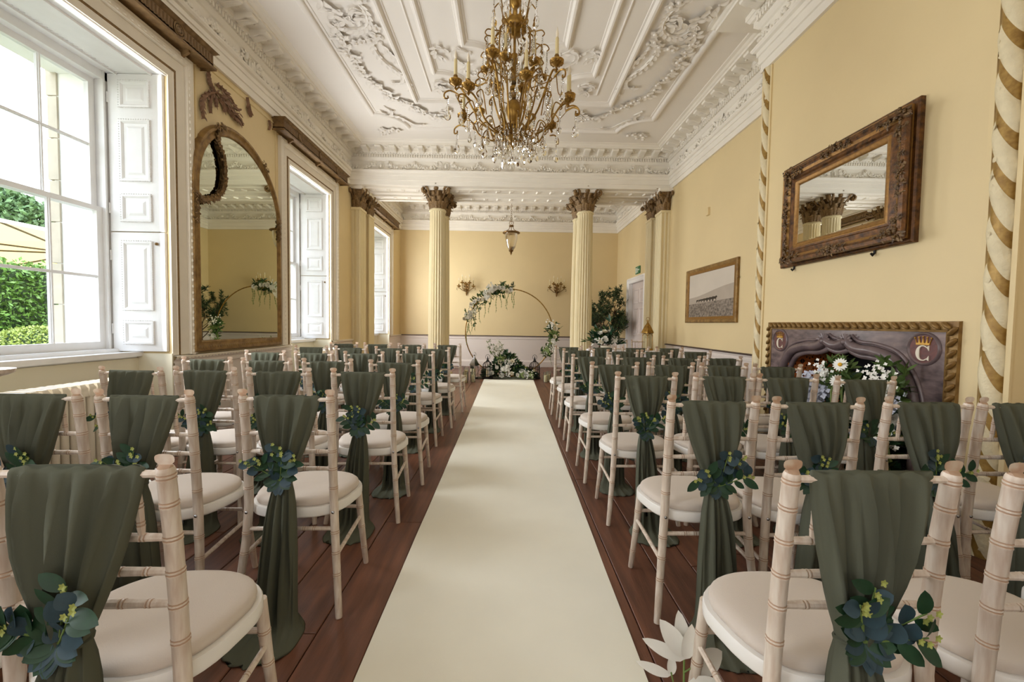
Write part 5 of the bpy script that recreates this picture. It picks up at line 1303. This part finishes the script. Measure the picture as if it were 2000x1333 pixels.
def posy_full(seed, parent, dx):
    lv, st, bu = posy_leaves(seed, True); mb = MB(); sh = Vector((dx, 0, 0)); st = [(a+sh, b+sh) for a, b in st]; bu = [p+sh for p in bu]; lv = [(q[0], q[1]+sh)+tuple(q[2:]) for q in lv]
    for a, b in st: mb.tube([tuple(a), tuple(b)], .0018, 5)
    po = mb.build('eucalyptus_posy', MT['stem'], parent)
    for kd, p, d, nn, L, W in lv:
        mb = MB(); mb.leaf((0,0,0), d, nn, L, W, seg=6); mb.build('leaf', MT['leafblue' if kd == 0 else 'leafgreen'], po, smooth=60, loc=tuple(p))
    mb = MB()
    for p in bu:
        for k in range(5): mb.leaf(tuple(p), (math.cos(k*1.26), -.5, math.sin(k*1.26)+.2), (0,-1,0), .0085, .006)
    stuff(mb.build('bud', MT['bud'], po, smooth=60))
LY = [[.825]*4, [1.648,1.605,1.602,1.60], [2.443,2.424,2.426,2.375], [3.03,3.075,3.066,3.09], [4.0,3.87,3.86,3.86], [4.70,4.71,4.72,4.72], [5.58,5.52,5.53,5.53]]
RY = [[.842,.84,.84,.84], [1.638,1.632,1.669,1.674], [2.448,2.456,2.45,2.392], [3.11,3.145,3.153,3.116], [3.884,3.88,3.845,3.887], [4.79,4.73,4.747,4.82], [5.46,5.48,5.48,5.50]]
LEFT = [[-.862,-1.33,-1.80,-2.27],[-.88,-1.405,-1.835,-2.29],[-.852,-1.337,-1.766,-2.147],[-.827,-1.335,-1.778,-2.232],[-.889,-1.34,-1.80,-2.25],[-.838,-1.32,-1.78,-2.23],[-.81,-1.275,-1.73,-2.18]]
RIGHT = [[.767,1.235,1.70,2.16],[.83,1.248,1.733,2.135],[.83,1.302,1.68,2.10],[.81,1.25,1.663,2.055],[.79,1.21,1.625,2.035],[.825,1.32,1.72,2.20],[.806,1.26,1.70,2.16]]
ORD = ['aisle', 'second', 'third', 'fourth']; RN = ['nearest', 'second nearest', 'third nearest', 'middle', 'third farthest', 'second farthest', 'farthest']
rr = random.Random(77); seedn = 0
for r_ in range(7):
    for side, xs_ in (('left', LEFT[r_]), ('right', RIGHT[r_])):
        for k, x in enumerate(xs_):
            rz = rad(rr.uniform(-2.5, 2.5)) if r_ > 1 else rad(rr.uniform(.5, 2.2)); y = (LY if side == 'left' else RY)[r_][k]+.015
            who = ('aisle chair' if k == 0 else ORD[k]+' chair from the runner')
            tag(make_chair((x, y, 0), rz), 'limewashed %s, %s row, %s block' % (who, RN[r_], side), 'chair', 'limewashed chairs in the rows')
            s = thing('chair_sash', 'olive chiffon sash on the %s, %s row, %s block' % (who, RN[r_], side), 'sash', (x, y, 0), rz, 'olive sashes on the chair backs')
            v = seedn % 6; seedn += 1
            sm, dx = sashm[(r_*5+k*2+(0 if side == 'left' else 3)) % 6]; fl = -1 if rr.random() < .5 else 1
            if r_ == 0 and k == 0 and side == 'right': (sm, dx), fl = sash_side, 1
            o = put('sash_cloth', sm, s); o.scale = (fl, 1, 1); put('tie_band', tiem, s, (dx*fl, 0, 0))
            if r_ < 3: posy_full(100+r_*17+k*3+(0 if side == 'left' else 50), s, dx*fl)
            else: put('eucalyptus_posy', posys[(r_*3+k+(0 if side == 'left' else 4)) % 7], s)
# cards lying on two seats
for nm, x, y in (('white order of service card on the second right-hand chair, middle row', 1.25, 3.33), ('white order of service card on the aisle seat, third farthest row, right block', .80, 4.13)):
    mb = MB(); mb.box(-.05,.05,-.075,.075,0,.0012); tag(mb.build('service_card', MT['linen'], loc=(x, y, .4785), rotz=.3), nm, 'card')
# two bare chairs at the table
tag(make_chair((2.16, 8.09, 0), PI), 'limewashed chair without sash behind the white flower table, nearer its flowers', 'chair')
tag(make_chair((2.60, 8.09, 0), PI+.04), 'limewashed chair without sash behind the brass lantern by the pilaster', 'chair')
# ================================================================ FLOWERS
def rose_mesh(name, m, seed, r_=1.0):
    rr = random.Random(seed); mb = MB()
    for ring, (n, el, L) in enumerate(((3, 75, .5), (4, 55, .75), (5, 30, .95), (6, 8, 1.0))):
        for k in range(n):
            a = 2*PI*(k+.5*ring)/n+rr.uniform(-.2,.2); e = rad(el)
            d = (math.cos(a)*math.cos(e), math.sin(a)*math.cos(e), math.sin(e)); nn = (-math.cos(a)*math.sin(e), -math.sin(a)*math.sin(e), math.cos(e))
            mb.leaf((0,0,0), d, nn, r_*L, r_*L*.95, cup=.45, bend=-.2, seg=3)
    mb.sph((0,0,r_*.2), r_*.22, 6, 4); return mb.mesh(name, m, 70)
def daisy_mesh():
    mb = MB()
    for k in range(16): a = 2*PI*k/16; mb.leaf((.014*math.cos(a), .014*math.sin(a), 0), (math.cos(a), math.sin(a), .12), (0,0,1), .055, .02, mi=0, cup=.05, bend=.1)
    mb.sph((0,0,.004), .02, 9, 5, sc=(1,1,.5), mi=1); return mb.mesh('daisy', [MT['petal'], MT['yolk']], 70)
def spray_mesh(name, m, seed, n, R, s):
    rr = random.Random(seed); mb = MB()
    for i in range(n):
        p = Vector((rr.gauss(0,R*.5), rr.gauss(0,R*.5), rr.gauss(0,R*.4)))
        for k in range(4): a = k*PI/2+rr.random(); mb.leaf(p, (math.cos(a), math.sin(a), .4), (0,0,1), s, s*.8, seg=2)
    return mb.mesh(name, m, 60)
def lily_mesh():
    mb = MB()
    for k in range(6):
        a = 2*PI*k/6; mb.leaf((0,0,0), (math.cos(a), math.sin(a), .9), (-math.cos(a)*.7, -math.sin(a)*.7, .5), .11, .045, cup=.3, bend=.35, seg=4)
    for k in range(4): a = PI/2*k; mb.tube([(0,0,.01), (.02*math.cos(a), .02*math.sin(a), .07)], .002, 4, mi=1)
    return mb.mesh('lily', [MT['petal'], MT['yolk']], 70)
rosew, rosec = rose_mesh('white_rose', MT['petal'], 1, .05), rose_mesh('cream_rose', MT['petalcream'], 2, .05)
hydr = spray_mesh('pale_green_hydrangea', MT['leafpale'], 3, 40, .05, .02); hydrw = spray_mesh('white_hydrangea', MT['petal'], 4, 46, .055, .022)
tiny = spray_mesh('small_white_flower_spray', MT['petal'], 5, 26, .07, .014); lil = spray_mesh('pale_lilac_hydrangea', MT['petallilac'], 6, 50, .06, .022)
daisy = daisy_mesh(); lily = lily_mesh()
def orient(o, n, s=1.0, spin=0.0):
    q = Vector(n).normalized().to_track_quat('Z', 'Y'); o.rotation_mode = 'QUATERNION'; o.rotation_quaternion = q; o.scale = (s, s, s); return o
def foliage(name, parent, m, pts, L, W, seed, up=0.3, per=3, out=None):
    rr = random.Random(seed); mb = MB()
    for p in pts:
        p = Vector(p)
        for k in range(per):
            d = Vector((rr.uniform(-1,1), rr.uniform(-1,1), rr.uniform(-.6,1)+up))
            if out is not None: d += (p-Vector(out)).normalized()*1.2
            mb.leaf(p, d, (rr.uniform(-1,1), rr.uniform(-1,1), 1), L*rr.uniform(.6,1.3), W*rr.uniform(.6,1.2), cup=.2, bend=.2, seg=2)
    return stuff(mb.build(name, m, parent, smooth=60))
def trailers(name, parent, m, starts, seed, Lr=(.2,.45)):
    rr = random.Random(seed); mb = MB()
    for p in starts:
        p = Vector(p); L = rr.uniform(*Lr); x0 = rr.uniform(-.04,.04); pts = [p+Vector((x0*t*2+.01*math.sin(9*t+p.x*20), rr.uniform(-.01,.01), -L*t)) for t in [i/7 for i in range(8)]]
        mb.tube([tuple(q) for q in pts], [.008*(1-.6*i/7) for i in range(8)], 5)
        for q in pts[:-1]:
            for k in range(2): mb.leaf(q, (rr.uniform(-1,1), rr.uniform(-1,1), -1), (0,-1,0), .03, .012, seg=2)
    return stuff(mb.build(name, m, parent, smooth=60))
# ---------------------------------------------------------------- hoop
HX, HY, HR = 0.03, 9.35, 0.985
HP = thing('flower_hoop', 'gold ring arch with two clusters of white flowers at the end of the runner', 'arch', (HX, HY, 0))
mb = MB(); mb.tube([(HR*math.cos(a), 0, HR+.012+HR*math.sin(a)) for a in [2*PI*k/96 for k in range(96)]], .0125, 8, closed=True); mb.build('gold_ring', MT['brass'], HP, smooth=60)
mb = MB(); mb.box(-.3,.3,-.17,-.13,0,.02); mb.box(-.3,.3,.13,.17,0,.02); mb.box(-.02,.02,-.17,.17,0,.02); mb.build('hoop_stand', MT['blackmetal'], HP)
def hoop_cluster(a0, a1, seed, nl, name):
    rr = random.Random(seed); pts = []; R = lambda a, q=0: (math.cos(a)*(HR+q), rr.uniform(-.08,.05), HR+.012+math.sin(a)*(HR+q))
    for i in range(nl): pts.append(R(rr.uniform(a0, a1), rr.gauss(0, .07)))
    cl = foliage(name, HP, MT['leafmid'], pts, .11, .045, seed, up=.1); foliage('dark_leaf', cl, MT['leafgreen'], pts[::2], .10, .04, seed+1)
    n = int((a1-a0)/.085)
    for i in range(n):
        a = a0+(i+.5)*(a1-a0)/n; k = rr.choice([rosew, rosec, hydr, hydrw, rosew, tiny])
        o = put(k.name.split('.')[0], k, cl, R(a, rr.uniform(-.07,.07))); o.location.y = -.09+rr.uniform(-.03,.02); orient(o, (rr.uniform(-.5,.5), -1, rr.uniform(-.2,.7)), rr.uniform(1.0, 1.5))
    return cl
c1 = hoop_cluster(rad(86), rad(166), 31, 95, 'upper_flower_cluster')
rr = random.Random(9)
trailers('trailing_amaranth', c1, MT['leafpale'], [(HR*math.cos(a)*.97, -.03, HR+HR*math.sin(a)-.05) for a in [rad(v) for v in (84,88,92,97,103,108,115,124,138,144,148,154,160,165,168)]], 10, (.22,.48))
c2_ = hoop_cluster(rad(-32), rad(14), 37, 70, 'side_flower_cluster')
trailers('trailing_amaranth', c2_, MT['leafpale'], [(HR*math.cos(a)*.93, -.04, HR+HR*math.sin(a)) for a in [rad(v) for v in (4, 0, -6, -12)]], 12, (.4,.75))
# ---------------------------------------------------------------- floor arrangement in front of the hoop
FA = thing('floor_flower_arrangement', 'low bank of white flowers and greenery on the floor inside the ring arch', 'flowers', (0.0, 9.2, 0))
rr = random.Random(41); pts = []
def mound(x): return .46*math.exp(-((x+.02)/.33)**2)+.10
for i in range(420):
    x = rr.uniform(-.52,.62); h = mound(x); pts.append((x, rr.uniform(-.2,.14), rr.uniform(.02, h)))
fo = foliage('greenery', FA, MT['leafgreen'], pts, .10, .045, 42, out=(0,0,0)); foliage('light_leaf', FA, MT['leafmid'], pts[::3], .09, .04, 43, out=(0,0,0)); foliage('lime_leaf', FA, MT['bud'], pts[::14], .10, .06, 44)
stem_pts = []
mb = MB()
for i in range(16):
    x = rr.uniform(-.42,-.05); z1 = rr.uniform(.55,.82); q = [(x*.5, -.02, .2), (x*.8, -.03, z1*.7), (x+rr.uniform(-.06,.06), -.04, z1)]; mb.tube(q, .003, 4); stem_pts.append(q[2])
stuff(mb.build('tall_stem', MT['stem'], FA)); foliage('tall_spray', FA, MT['leafpale'], stem_pts+[(p[0]*.9, p[1], p[2]-.1) for p in stem_pts], .05, .025, 45, per=6)
for p in stem_pts[:7]: orient(put('small_white_flower_spray', tiny, FA, p), (0,-1,.5), .9)
for i in range(26):
    x = rr.uniform(-.45,.55); z = rr.uniform(.06, mound(x)*.95); k = rr.choice([rosew, rosec, hydr, hydrw, rosew, tiny, hydr])
    orient(put(k.name.split('.')[0], k, FA, (x, -.21+.12*z, z)), (rr.uniform(-.4,.4), -1, rr.uniform(.1,.8)), rr.uniform(1.0,1.45))
# dark draped cloth trailing from it
mb = MB(); rows = []
for i in range(30):
    t = i/29; x = -.62+1.25*t; rows.append([(x, -.34+.05*math.sin(7*t)+.16*j/8, .012+.035*abs(math.sin(9*t+j*1.3))*math.sin(PI*j/8)) for j in range(9)])
mb.loft(rows, cu=False, caps=False); tag(mb.build('dark_cloth', MT['sash'], loc=(-.02, 9.25, 0), smooth=180), 'dark green cloth strewn on the floor along the flower bank', 'cloth')
# ---------------------------------------------------------------- lanterns and candles on the floor
wax = MT['candle']
def candle(parent, x, y, z, r_, h):
    mb = MB(); mb.lathe([(r_*.98,0),(r_,.004),(r_,h-.004),(r_*.9,h),(r_*.5,h-.006),(.001,h-.007)], 14); c = mb.build('pillar_candle', wax, parent, loc=(x, y, z), smooth=40)
    mb = MB(); mb.tube([(0,0,h-.008), (.001,0,h+.012)], .0015, 5); mb.build('wick', MT['darkwire'], c); return c
def cage_lantern(label, x, y):
    t = thing('cage_lantern', label, 'lantern', (x, y, 0), .3, 'dark domed cage lanterns')
    mb = MB(); R = .115
    mb.lathe([(R+.015,0),(R+.015,.03),(R,.04),(.0,.04)], 16)
    for k in range(14):
        a = 2*PI*k/14; mb.tube([pt(a, R, .04), pt(a, R, .26)]+[pt(a, R*math.cos(q), .26+.12*math.sin(q)) for q in [rad(v) for v in (20,40,60,80)]], .0042, 5)
    for z in (.10,.2,.26): mb.tube([pt(2*PI*k/20, R, z) for k in range(20)], .0045, 5, closed=True)
    mb.lathe([(.03,.37),(.04,.385),(.03,.40),(.014,.41),(.02,.43),(.012,.45),(.006,.48),(.002,.50)], 12); mb.build('cage', MT['blackmetal'], t, smooth=50)
    mb = MB(); mb.tube([(.05*math.cos(q), 0, .47+.055*math.sin(q)) for q in [2*PI*k/18 for k in range(18)]], .004, 5, closed=True); mb.build('ring_handle', MT['blackmetal'], t)
    candle(t, 0, 0, .041, .035, .16)
cage_lantern('dark domed cage lantern with white candle, tucked against the left of the flower bank', -.43, 9.02)
cage_lantern('dark domed cage lantern with candle standing right of the flower bank', .60, 9.12)
def pane_lantern(name, label, x, y, z, m, n, R, h):
    t = thing(name, label, 'lantern', (x, y, z), .2)
    mb = MB()
    mb.lathe([(R*1.12,0),(R*1.12,.02),(R,.035),(0,.035)], n); mb.lathe([(R,h),(R*1.22,h+.01),(R*1.18,h+.03),(R*.85,h+.09),(R*.5,h+.15),(R*.26,h+.17),(R*.3,h+.185),(R*.1,h+.2),(R*.18,h+.215),(.004,h+.25)], n)
    for k in range(n): a = 2*PI*k/n; mb.tube([pt(a, R, .03), pt(a, R, h+.01)], R*.06, 4)
    for k in range(n):                                           # pierced arch heads
        a0, a1 = 2*PI*k/n, 2*PI*(k+1)/n; p0, p1 = Vector(pt(a0, R, h-.05)), Vector(pt(a1, R, h-.05))
        mb.tube([tuple(p0.lerp(p1, u)+Vector((0,0,.05*math.sin(PI*u)))) for u in (0,.25,.5,.75,1)], R*.05, 4)
    mb.tube([(.035*math.cos(q), 0, h+.25+.04*math.sin(q)) for q in [2*PI*k/14 for k in range(14)]], .004, 5, closed=True)
    fr = mb.build('lantern_frame', m, t, smooth=30)
    for k in range(n):
        a0, a1 = 2*PI*k/n, 2*PI*(k+1)/n; mb = MB(); p = [pt(a0, R*.97, .035), pt(a1, R*.97, .035), pt(a1, R*.97, h), pt(a0, R*.97, h)]; mb.add(p, [(0,1,2,3)]); mb.build('lantern_pane', MT['pane'], fr)
    candle(t, 0, 0, .036, R*.4, h*.62)
pane_lantern('glass_lantern', 'slim silver glass lantern on the floor left of the ring arch', -.72, 9.0, 0, MT['steel'], 4, .085, .28)
def tall_candle(label, x, y, r_, h, gh, gr):
    t = thing('glass_candle', label, 'candle', (x, y, 0), 0, 'ivory candles in glass cylinders on the floor')
    mb = MB(); mb.lathe([(gr,0),(gr,gh),(gr-.003,gh),(gr-.003,.006),(.0,.006)], 16); mb.build('glass_cylinder', MT['glass'], t, smooth=40)
    candle(t, 0, 0, .007, r_, h)
for lab, x, y, h in (('ivory candle in glass, front left one of the three beside the runner end at left', -.845, 8.32, .15), ('ivory candle in glass, the one nearest the runner of the left trio', -.70, 8.44, .14),
                     ('taller ivory candle in glass, rear one of the left trio', -.87, 8.75, .2), ('ivory candle in glass beside the right corner of the runner end', .80, 8.55, .14), ('short ivory candle in glass, nearest to the right aisle chairs', .98, 8.12, .12),
                     ('ivory candle in glass just behind the one by the right runner corner', .87, 8.72, .14)):
    tall_candle(lab, x, y, .036, h, h+.07, .05)
t = thing('taper_candle', 'thin pink taper candle in a tall glass behind the right aisle chairs', 'candle', (1.01, 8.6, 0))
mb = MB(); mb.lathe([(.035,0),(.035,.32),(.033,.32),(.033,.006),(0,.006)], 14); mb.build('glass_cylinder', MT['glass'], t, smooth=40)
mb = MB(); mb.lathe([(.011,.007),(.009,.36),(.003,.375)], 10); mb.build('taper', MT['petalcream'], t, smooth=40)
# ---------------------------------------------------------------- table with flowers and gold lantern
tb = thing('ceremony_table', 'table under a white cloth to the floor before the right columns', 'table', (2.08, 7.45, 0))
mb = MB(); n = 72; rings = []
for z, g, A in ((.762,.0,0),(.758,.006,0),(.70,.012,.004),(.4,.022,.014),(.06,.035,.022),(.012,.04,.024)):
    ring = []
    for k in range(n):
        a = 2*PI*k/n; c, s_ = math.cos(a), math.sin(a); x_ = math.copysign(abs(c)**.25, c)*(.62+g); y_ = math.copysign(abs(s_)**.25, s_)*(.26+g); f = A*math.sin(k*PI*.5+k*.11); ring.append((x_*(1+f), y_*(1+f*2), z))
    rings.append(ring)
mb.loft(rings); mb.build('tablecloth', MT['linen'], tb, smooth=50)
for sx_ in (-.5,.5):
    for sy_ in (-.18,.18): mb = MB(); mb.tube([(sx_, sy_, 0), (sx_, sy_, .74)], .018, 8); mb.build('leg', MT['steel'], tb)
TF = thing('table_flower_arrangement', 'white lilies and roses in greenery on the white covered table', 'flowers', (1.76, 7.42, .764))
mb = MB(); mb.lathe([(.07,0),(.09,.01),(.085,.05),(.10,.07),(.095,.07),(.0,.06)], 16); mb.build('flower_bowl', MT['petalcream'], TF, smooth=40)
rr = random.Random(61); pts = [(rr.gauss(0,.10), rr.gauss(0,.09), .08+abs(rr.gauss(0,.12))) for i in range(110)]
foliage('greenery', TF, MT['leafgreen'], pts, .12, .05, 62, out=(0,0,0)); foliage('light_leaf', TF, MT['leafmid'], pts[::2], .11, .045, 63, out=(0,0,0))
for i in range(24):
    a = rr.uniform(0, 2*PI); e = rr.uniform(.05,1.4); R = .22*rr.uniform(.8,1.15); p = (R*math.cos(a)*math.cos(e)*.95, R*math.sin(a)*math.cos(e), .08+R*1.15*math.sin(e)); k = rr.choice([lily, rosew, rosew, hydrw, rosec])
    orient(put(k.name.split('.')[0], k, TF, p), (p[0], p[1]-.1, p[2]), rr.uniform(.7,.9) if k == lily else rr.uniform(.9,1.2) if k != hydrw else .8)
pane_lantern('gold_lantern', 'tall gold arabesque lantern on the covered table by the right pilaster', 2.50, 7.40, .764, MT['brass'], 6, .10, .30)
# ---------------------------------------------------------------- olive tree
TR = thing('olive_tree', 'dark leaved potted olive tree in the alcove behind the right column', 'tree', (2.38, 10.6, 0))
mb = MB(); mb.lathe([(.16,0),(.2,.02),(.24,.36),(.25,.38),(.225,.38),(.21,.33),(.0,.33)], 20); mb.build('planter', MT['blackmetal'], TR, smooth=40)
rr = random.Random(71); mb = MB(); tips = []
def branch(p, d, L, r_, lv):
    q = [p]; cur = Vector(p); dd = Vector(d)
    for i in range(4): dd = (dd+Vector((rr.uniform(-.22,.22), rr.uniform(-.22,.22), .08))).normalized(); cur = cur+dd*(L/4); q.append(cur.copy())
    mb.tube([tuple(x_) for x_ in q], [r_*(1-.12*i) for i in range(5)], 6)
    if lv < 3:
        for k in range(3+ (lv > 0)): branch(q[rr.choice([2,3,4])], (dd+Vector((rr.uniform(-.9,.9), rr.uniform(-.9,.9), rr.uniform(-.25,.6)))).normalized(), L*.66, r_*.55, lv+1)
    else:
        for x_ in q[1:]: tips.append(tuple(x_))
for a in (-.5, .15, .6): branch(Vector((a*.06, 0, .3)), Vector((a*.35, rr.uniform(-.1,.1), 1)), .85, .024, 0)
mb.v = [(min(a, .6), b, c) for a, b, c in mb.v]; mb.build('trunk', MT['bark'], TR, smooth=60)
tips = [t_ for t_ in tips if t_[0] < .52]
foliage('leaves', TR, MT['leafolive'], tips, .085, .022, 72, per=8); foliage('dark_leaves', TR, MT['leafgreen'], tips[::2], .08, .022, 73, per=6)
# ---------------------------------------------------------------- fireplace flowers
FF = thing('hearth_flower_arrangement', 'wild arrangement of daisies, white hydrangea and trailing greenery filling the fireplace', 'flowers', (2.56, 2.93, 0))
rr = random.Random(81)
prof_ = lambda y: .84*math.exp(-((y+.02)/.23)**2)+.70*math.exp(-((y+.36)/.10)**2)+.10
pts = [(rr.uniform(-.22,.12), y, rr.uniform(.05, prof_(y))) for y in [rr.uniform(-.40,.42) for i in range(330)]]
foliage('greenery', FF, MT['leafgreen'], pts, .11, .045, 82, out=(.1,0,.2)); foliage('light_leaf', FF, MT['leafmid'], pts[::2], .10, .035, 83, out=(.1,0,.2)); foliage('lime_leaf', FF, MT['bud'], pts[::9], .08, .04, 84)
tr_ = trailers('trailing_amaranth', FF, MT['leafpale'], [(-.2+rr.uniform(-.06,.04), y, prof_(y)*rr.uniform(.75,1.0)) for y in (.0,.04,.08,-.05,-.1,.15,.2,-.3,-.4)], 85, (.25,.5))
ZR = lambda y, f: (-.2+.1*f+rr.uniform(-.05,.03), y, prof_(y)*f)
for y, f, s in ((-.07,.99,.72),(-.05,.86,.72),(.2,.6,.6),(-.3,.55,.6)): orient(put('daisy', daisy, FF, (-.24, y, .95 if f > .9 else (.83 if f > .8 else prof_(y)*f))), (-1,-.5,.25), s)
for i in range(34):
    y = rr.uniform(-.40,.40); f = rr.uniform(.3,.9); k = rr.choice([lil, hydrw, tiny, tiny, rosew, rosec])
    orient(put(k.name.split('.')[0], k, FF, ZR(y, f)), (-1, -.4, .3), rr.uniform(.8,1.2))
for y, z, k, q in ((.24,.80,lil,1.0),(.18,.84,hydrw,1.0),(.27,.70,lil,1.1),(.20,.72,lil,1.2),(.30,.60,hydrw,1.0),(.24,.60,lil,1.2),(.15,.76,lil,.9),(.12,.88,tiny,1.0),(-.34,.92,tiny,.9),(-.38,.84,tiny,1.0),(-.36,.78,hydrw,.8),(-.30,.88,tiny,.9),(-.40,.74,lil,.7),(-.26,.80,hydrw,.6),(-.2,.70,rosec,1.2),(-.33,.66,hydrw,.9)):
    orient(put(k.name.split('.')[0], k, FF, (-.2+rr.uniform(-.04,.04), y, z)), (-1, -.4, .3), q)
foliage('tall_greenery', FF, MT['leafmid'], [(-.18, rr.uniform(-.12,.16), rr.uniform(.75,.97)) for i in range(40)]+[(-.14, rr.uniform(-.44,-.26), rr.uniform(.7,1.0)) for i in range(30)], .09, .03, 86, per=4)
# ---------------------------------------------------------------- white leafed stem by the nearest right chair
WS = thing('white_leaf_stem', 'white artificial leaf stem beside the front leg of the nearest right aisle chair', 'flowers', (0.545, 1.20, 0))
mb = MB(); st = [(-.0,-.02,.0),(.0,.0,.12),(.002,.01,.23)]; mb.tube(st, [.004,.0035,.003], 6); mb.tube([(0,-.01,.06),(-.03,.0,.12),(-.04,.0,.16)], .0025, 5); mb.tube([(0,0,.16),(.045,.0,.19)], .0025, 5)
mb.lathe([(.05,0),(.055,.012),(.03,.02),(.0,.02)], 12)
mb.build('stem', MT['stem'], WS, smooth=60)
for p, d, L, W in (((0,.01,.21),(-.05,.1,1),.11,.042), ((0,.0,.21),(-.55,.1,.8),.11,.05), ((.0,0,.20),(.2,-.1,1),.10,.04), ((-.0,0,.20),(-1,.0,.45),.125,.034), ((.02,0,.17),(1,.1,.35),.11,.062), ((.01,-.01,.14),(1,-.5,-.15),.12,.07), ((-.04,0,.15),(-1,0,.35),.10,.026), ((-.04,0,.15),(.05,0,1),.055,.026), ((.0,-.01,.10),(.8,-.4,-.4),.10,.05), ((0,-.01,.09),(-.6,-.6,.1),.09,.045)):
    mb = MB(); mb.leaf((0,0,0), d, (0,-1,.35), L*1.05, W*1.1, cup=.3, bend=.18, seg=9); mb.build('white_leaf', MT['petal'], WS, loc=p, smooth=70)
# small turned stand at the left edge
t = thing('wooden_stand', 'small turned cream wooden stand in front of the radiator at the photo edge', 'stand', (-2.66, 2.13, 0))
mb = MB(); mb.lathe([(.16,0),(.16,.02),(.05,.05),(.03,.1),(.026,.4),(.034,.45),(.026,.5),(.028,.86),(.05,.89),(.08,.90),(.10,.91),(.105,.93),(.0,.93)], 20); mb.build('stand_body', MT['chair'], t, smooth=40)

# ================================================================ GARDEN
mb = MB(); mb.box(-60, XL-WT, -30, 60, -0.35, -0.25); struct(mb.build('ground', MT['grass']))
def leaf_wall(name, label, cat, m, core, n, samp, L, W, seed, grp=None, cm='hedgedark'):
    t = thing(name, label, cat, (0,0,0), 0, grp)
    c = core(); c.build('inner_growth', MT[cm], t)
    rg = np.random.default_rng(seed); pts, nrm_ = samp(rg, n); N = len(pts)
    d = nrm_*.5+rg.normal(size=(N,3)); d /= np.linalg.norm(d, axis=1)[:,None]; up = rg.normal(size=(N,3)); s = np.cross(d, up); s /= np.linalg.norm(s, axis=1)[:,None]
    l = L*rg.uniform(.6,1.4,(N,1)); w_ = W*rg.uniform(.6,1.3,(N,1))
    V = np.stack([pts, pts+d*l*.5+s*w_*.5, pts+d*l, pts+d*l*.5-s*w_*.5], 1).reshape(-1,3)
    me = bpy.data.meshes.new('leaves'); me.vertices.add(N*4); me.vertices.foreach_set('co', V.ravel()); me.loops.add(N*4); me.loops.foreach_set('vertex_index', np.arange(N*4)); me.polygons.add(N); me.polygons.foreach_set('loop_start', np.arange(N)*4); me.update(calc_edges=True)
    me.materials.append(m); o = put('leaves', me, t); stuff(o); return t
def box_core(x0,x1,y0,y1,z0,z1):
    def f(): mb = MB(); mb.box(x0,x1,y0,y1,z0,z1); return mb
    return f
def box_samp(x0,x1,y0,y1,z0,z1):
    def f(rg, n):
        k = rg.random(n) < .72; p = np.empty((n,3)); q = np.zeros((n,3)); p[:,0] = np.where(k, x1+rg.normal(0,.06,n), rg.uniform(x0,x1,n)); p[:,1] = rg.uniform(y0,y1,n); p[:,2] = np.where(k, rg.uniform(z0,z1,n), z1+rg.normal(0,.08,n)); q[k,0] = 1; q[~k,2] = 1; return p, q
    return f
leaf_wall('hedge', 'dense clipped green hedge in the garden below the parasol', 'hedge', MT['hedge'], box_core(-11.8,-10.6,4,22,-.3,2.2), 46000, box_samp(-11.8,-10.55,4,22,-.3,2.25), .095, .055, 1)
def ell_core(c, r_):
    def f(): mb = MB(); mb.sph(c, 1.0, 20, 10, sc=tuple(x_*.93 for x_ in r_)); return mb
    return f
def ell_samp(c, r_, thick=.03):
    def f(rg, n): v = rg.normal(size=(n,3)); v /= np.linalg.norm(v, axis=1)[:,None]; s = 1-np.abs(rg.normal(0, thick, (n,1))); return np.array(c)+v*np.array(r_)*s, v
    return f
def egg(c, r_): return ell_core(c, r_)
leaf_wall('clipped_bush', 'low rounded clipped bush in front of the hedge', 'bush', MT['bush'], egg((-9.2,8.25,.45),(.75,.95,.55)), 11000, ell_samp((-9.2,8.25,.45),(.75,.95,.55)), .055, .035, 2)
rg0 = random.Random(15)
for i, (x, y, z, rx, ry, rz_, m) in enumerate(((-21,17.2,3.2,2.6,2.6,3.3,'treeleaf'), (-22,22.6,3.4,2.6,2.4,3.4,'treeleaf'), (-19.5,20.0,2.8,1.7,1.6,2.6,'redtree'), (-24,27.5,3.2,3,3,3.6,'treeleaf'))):
    lab = ['green tree behind the yellow parasol, at the photo edge', 'green tree behind the parasol beside the window jamb', 'copper leaved tree between two green trees behind the parasol', 'green tree farthest along the garden'][i]
    t = leaf_wall('garden_tree', lab, 'tree', MT[m], egg((x,y,z),(rx*.72,ry*.72,rz_*.72)), 24000, ell_samp((x,y,z),(rx,ry,rz_), .12), .22, .14, 20+i, 'trees beyond the hedge', m)
    mb = MB(); mb.tube([(x,y,-.3),(x+.1,y,1.5),(x,y,z)], [.22,.16,.1], 8); mb.build('trunk', MT['bark'], t)
PS = thing('garden_parasol', 'big cream yellow canvas parasol standing beyond the hedge', 'parasol', (-13.9, 13.6, 0))
mb = MB(); hx, hy = 2.3, 4.1
sq = [(-1,-1),(0,-1),(1,-1),(1,0),(1,1),(0,1),(-1,1),(-1,0)]
cz = lambda a, b, z: (a*hx, b*hy, z+.13*(a*hx-hx))
mb.loft([[cz(a*.01, b*.01, 3.95) for a, b in sq], [cz(a*.5, b*.5, 3.70) for a, b in sq], [cz(a, b, 3.42) for a, b in sq]], caps=False)
mb.build('canopy', MT['canvas'], PS)
mb = MB(); mb.loft([[cz(a, b, 3.44) for a, b in sq], [cz(a*1.003, b*1.003, 3.35) for a, b in sq]], caps=False)
mb.build('canopy_edge', MT['canvasedge'], PS)
mb = MB(); mb.tube([(0,0,-.25),(0,0,3.63)], .05, 8); mb.build('pole', MT['darkpole'], PS)
for a, b in sq: mb = MB(); mb.tube([cz(a*.02, b*.02, 3.55), cz(a*.97, b*.97, 3.40)], .025, 5); mb.build('rib', MT['darkpole'], PS)
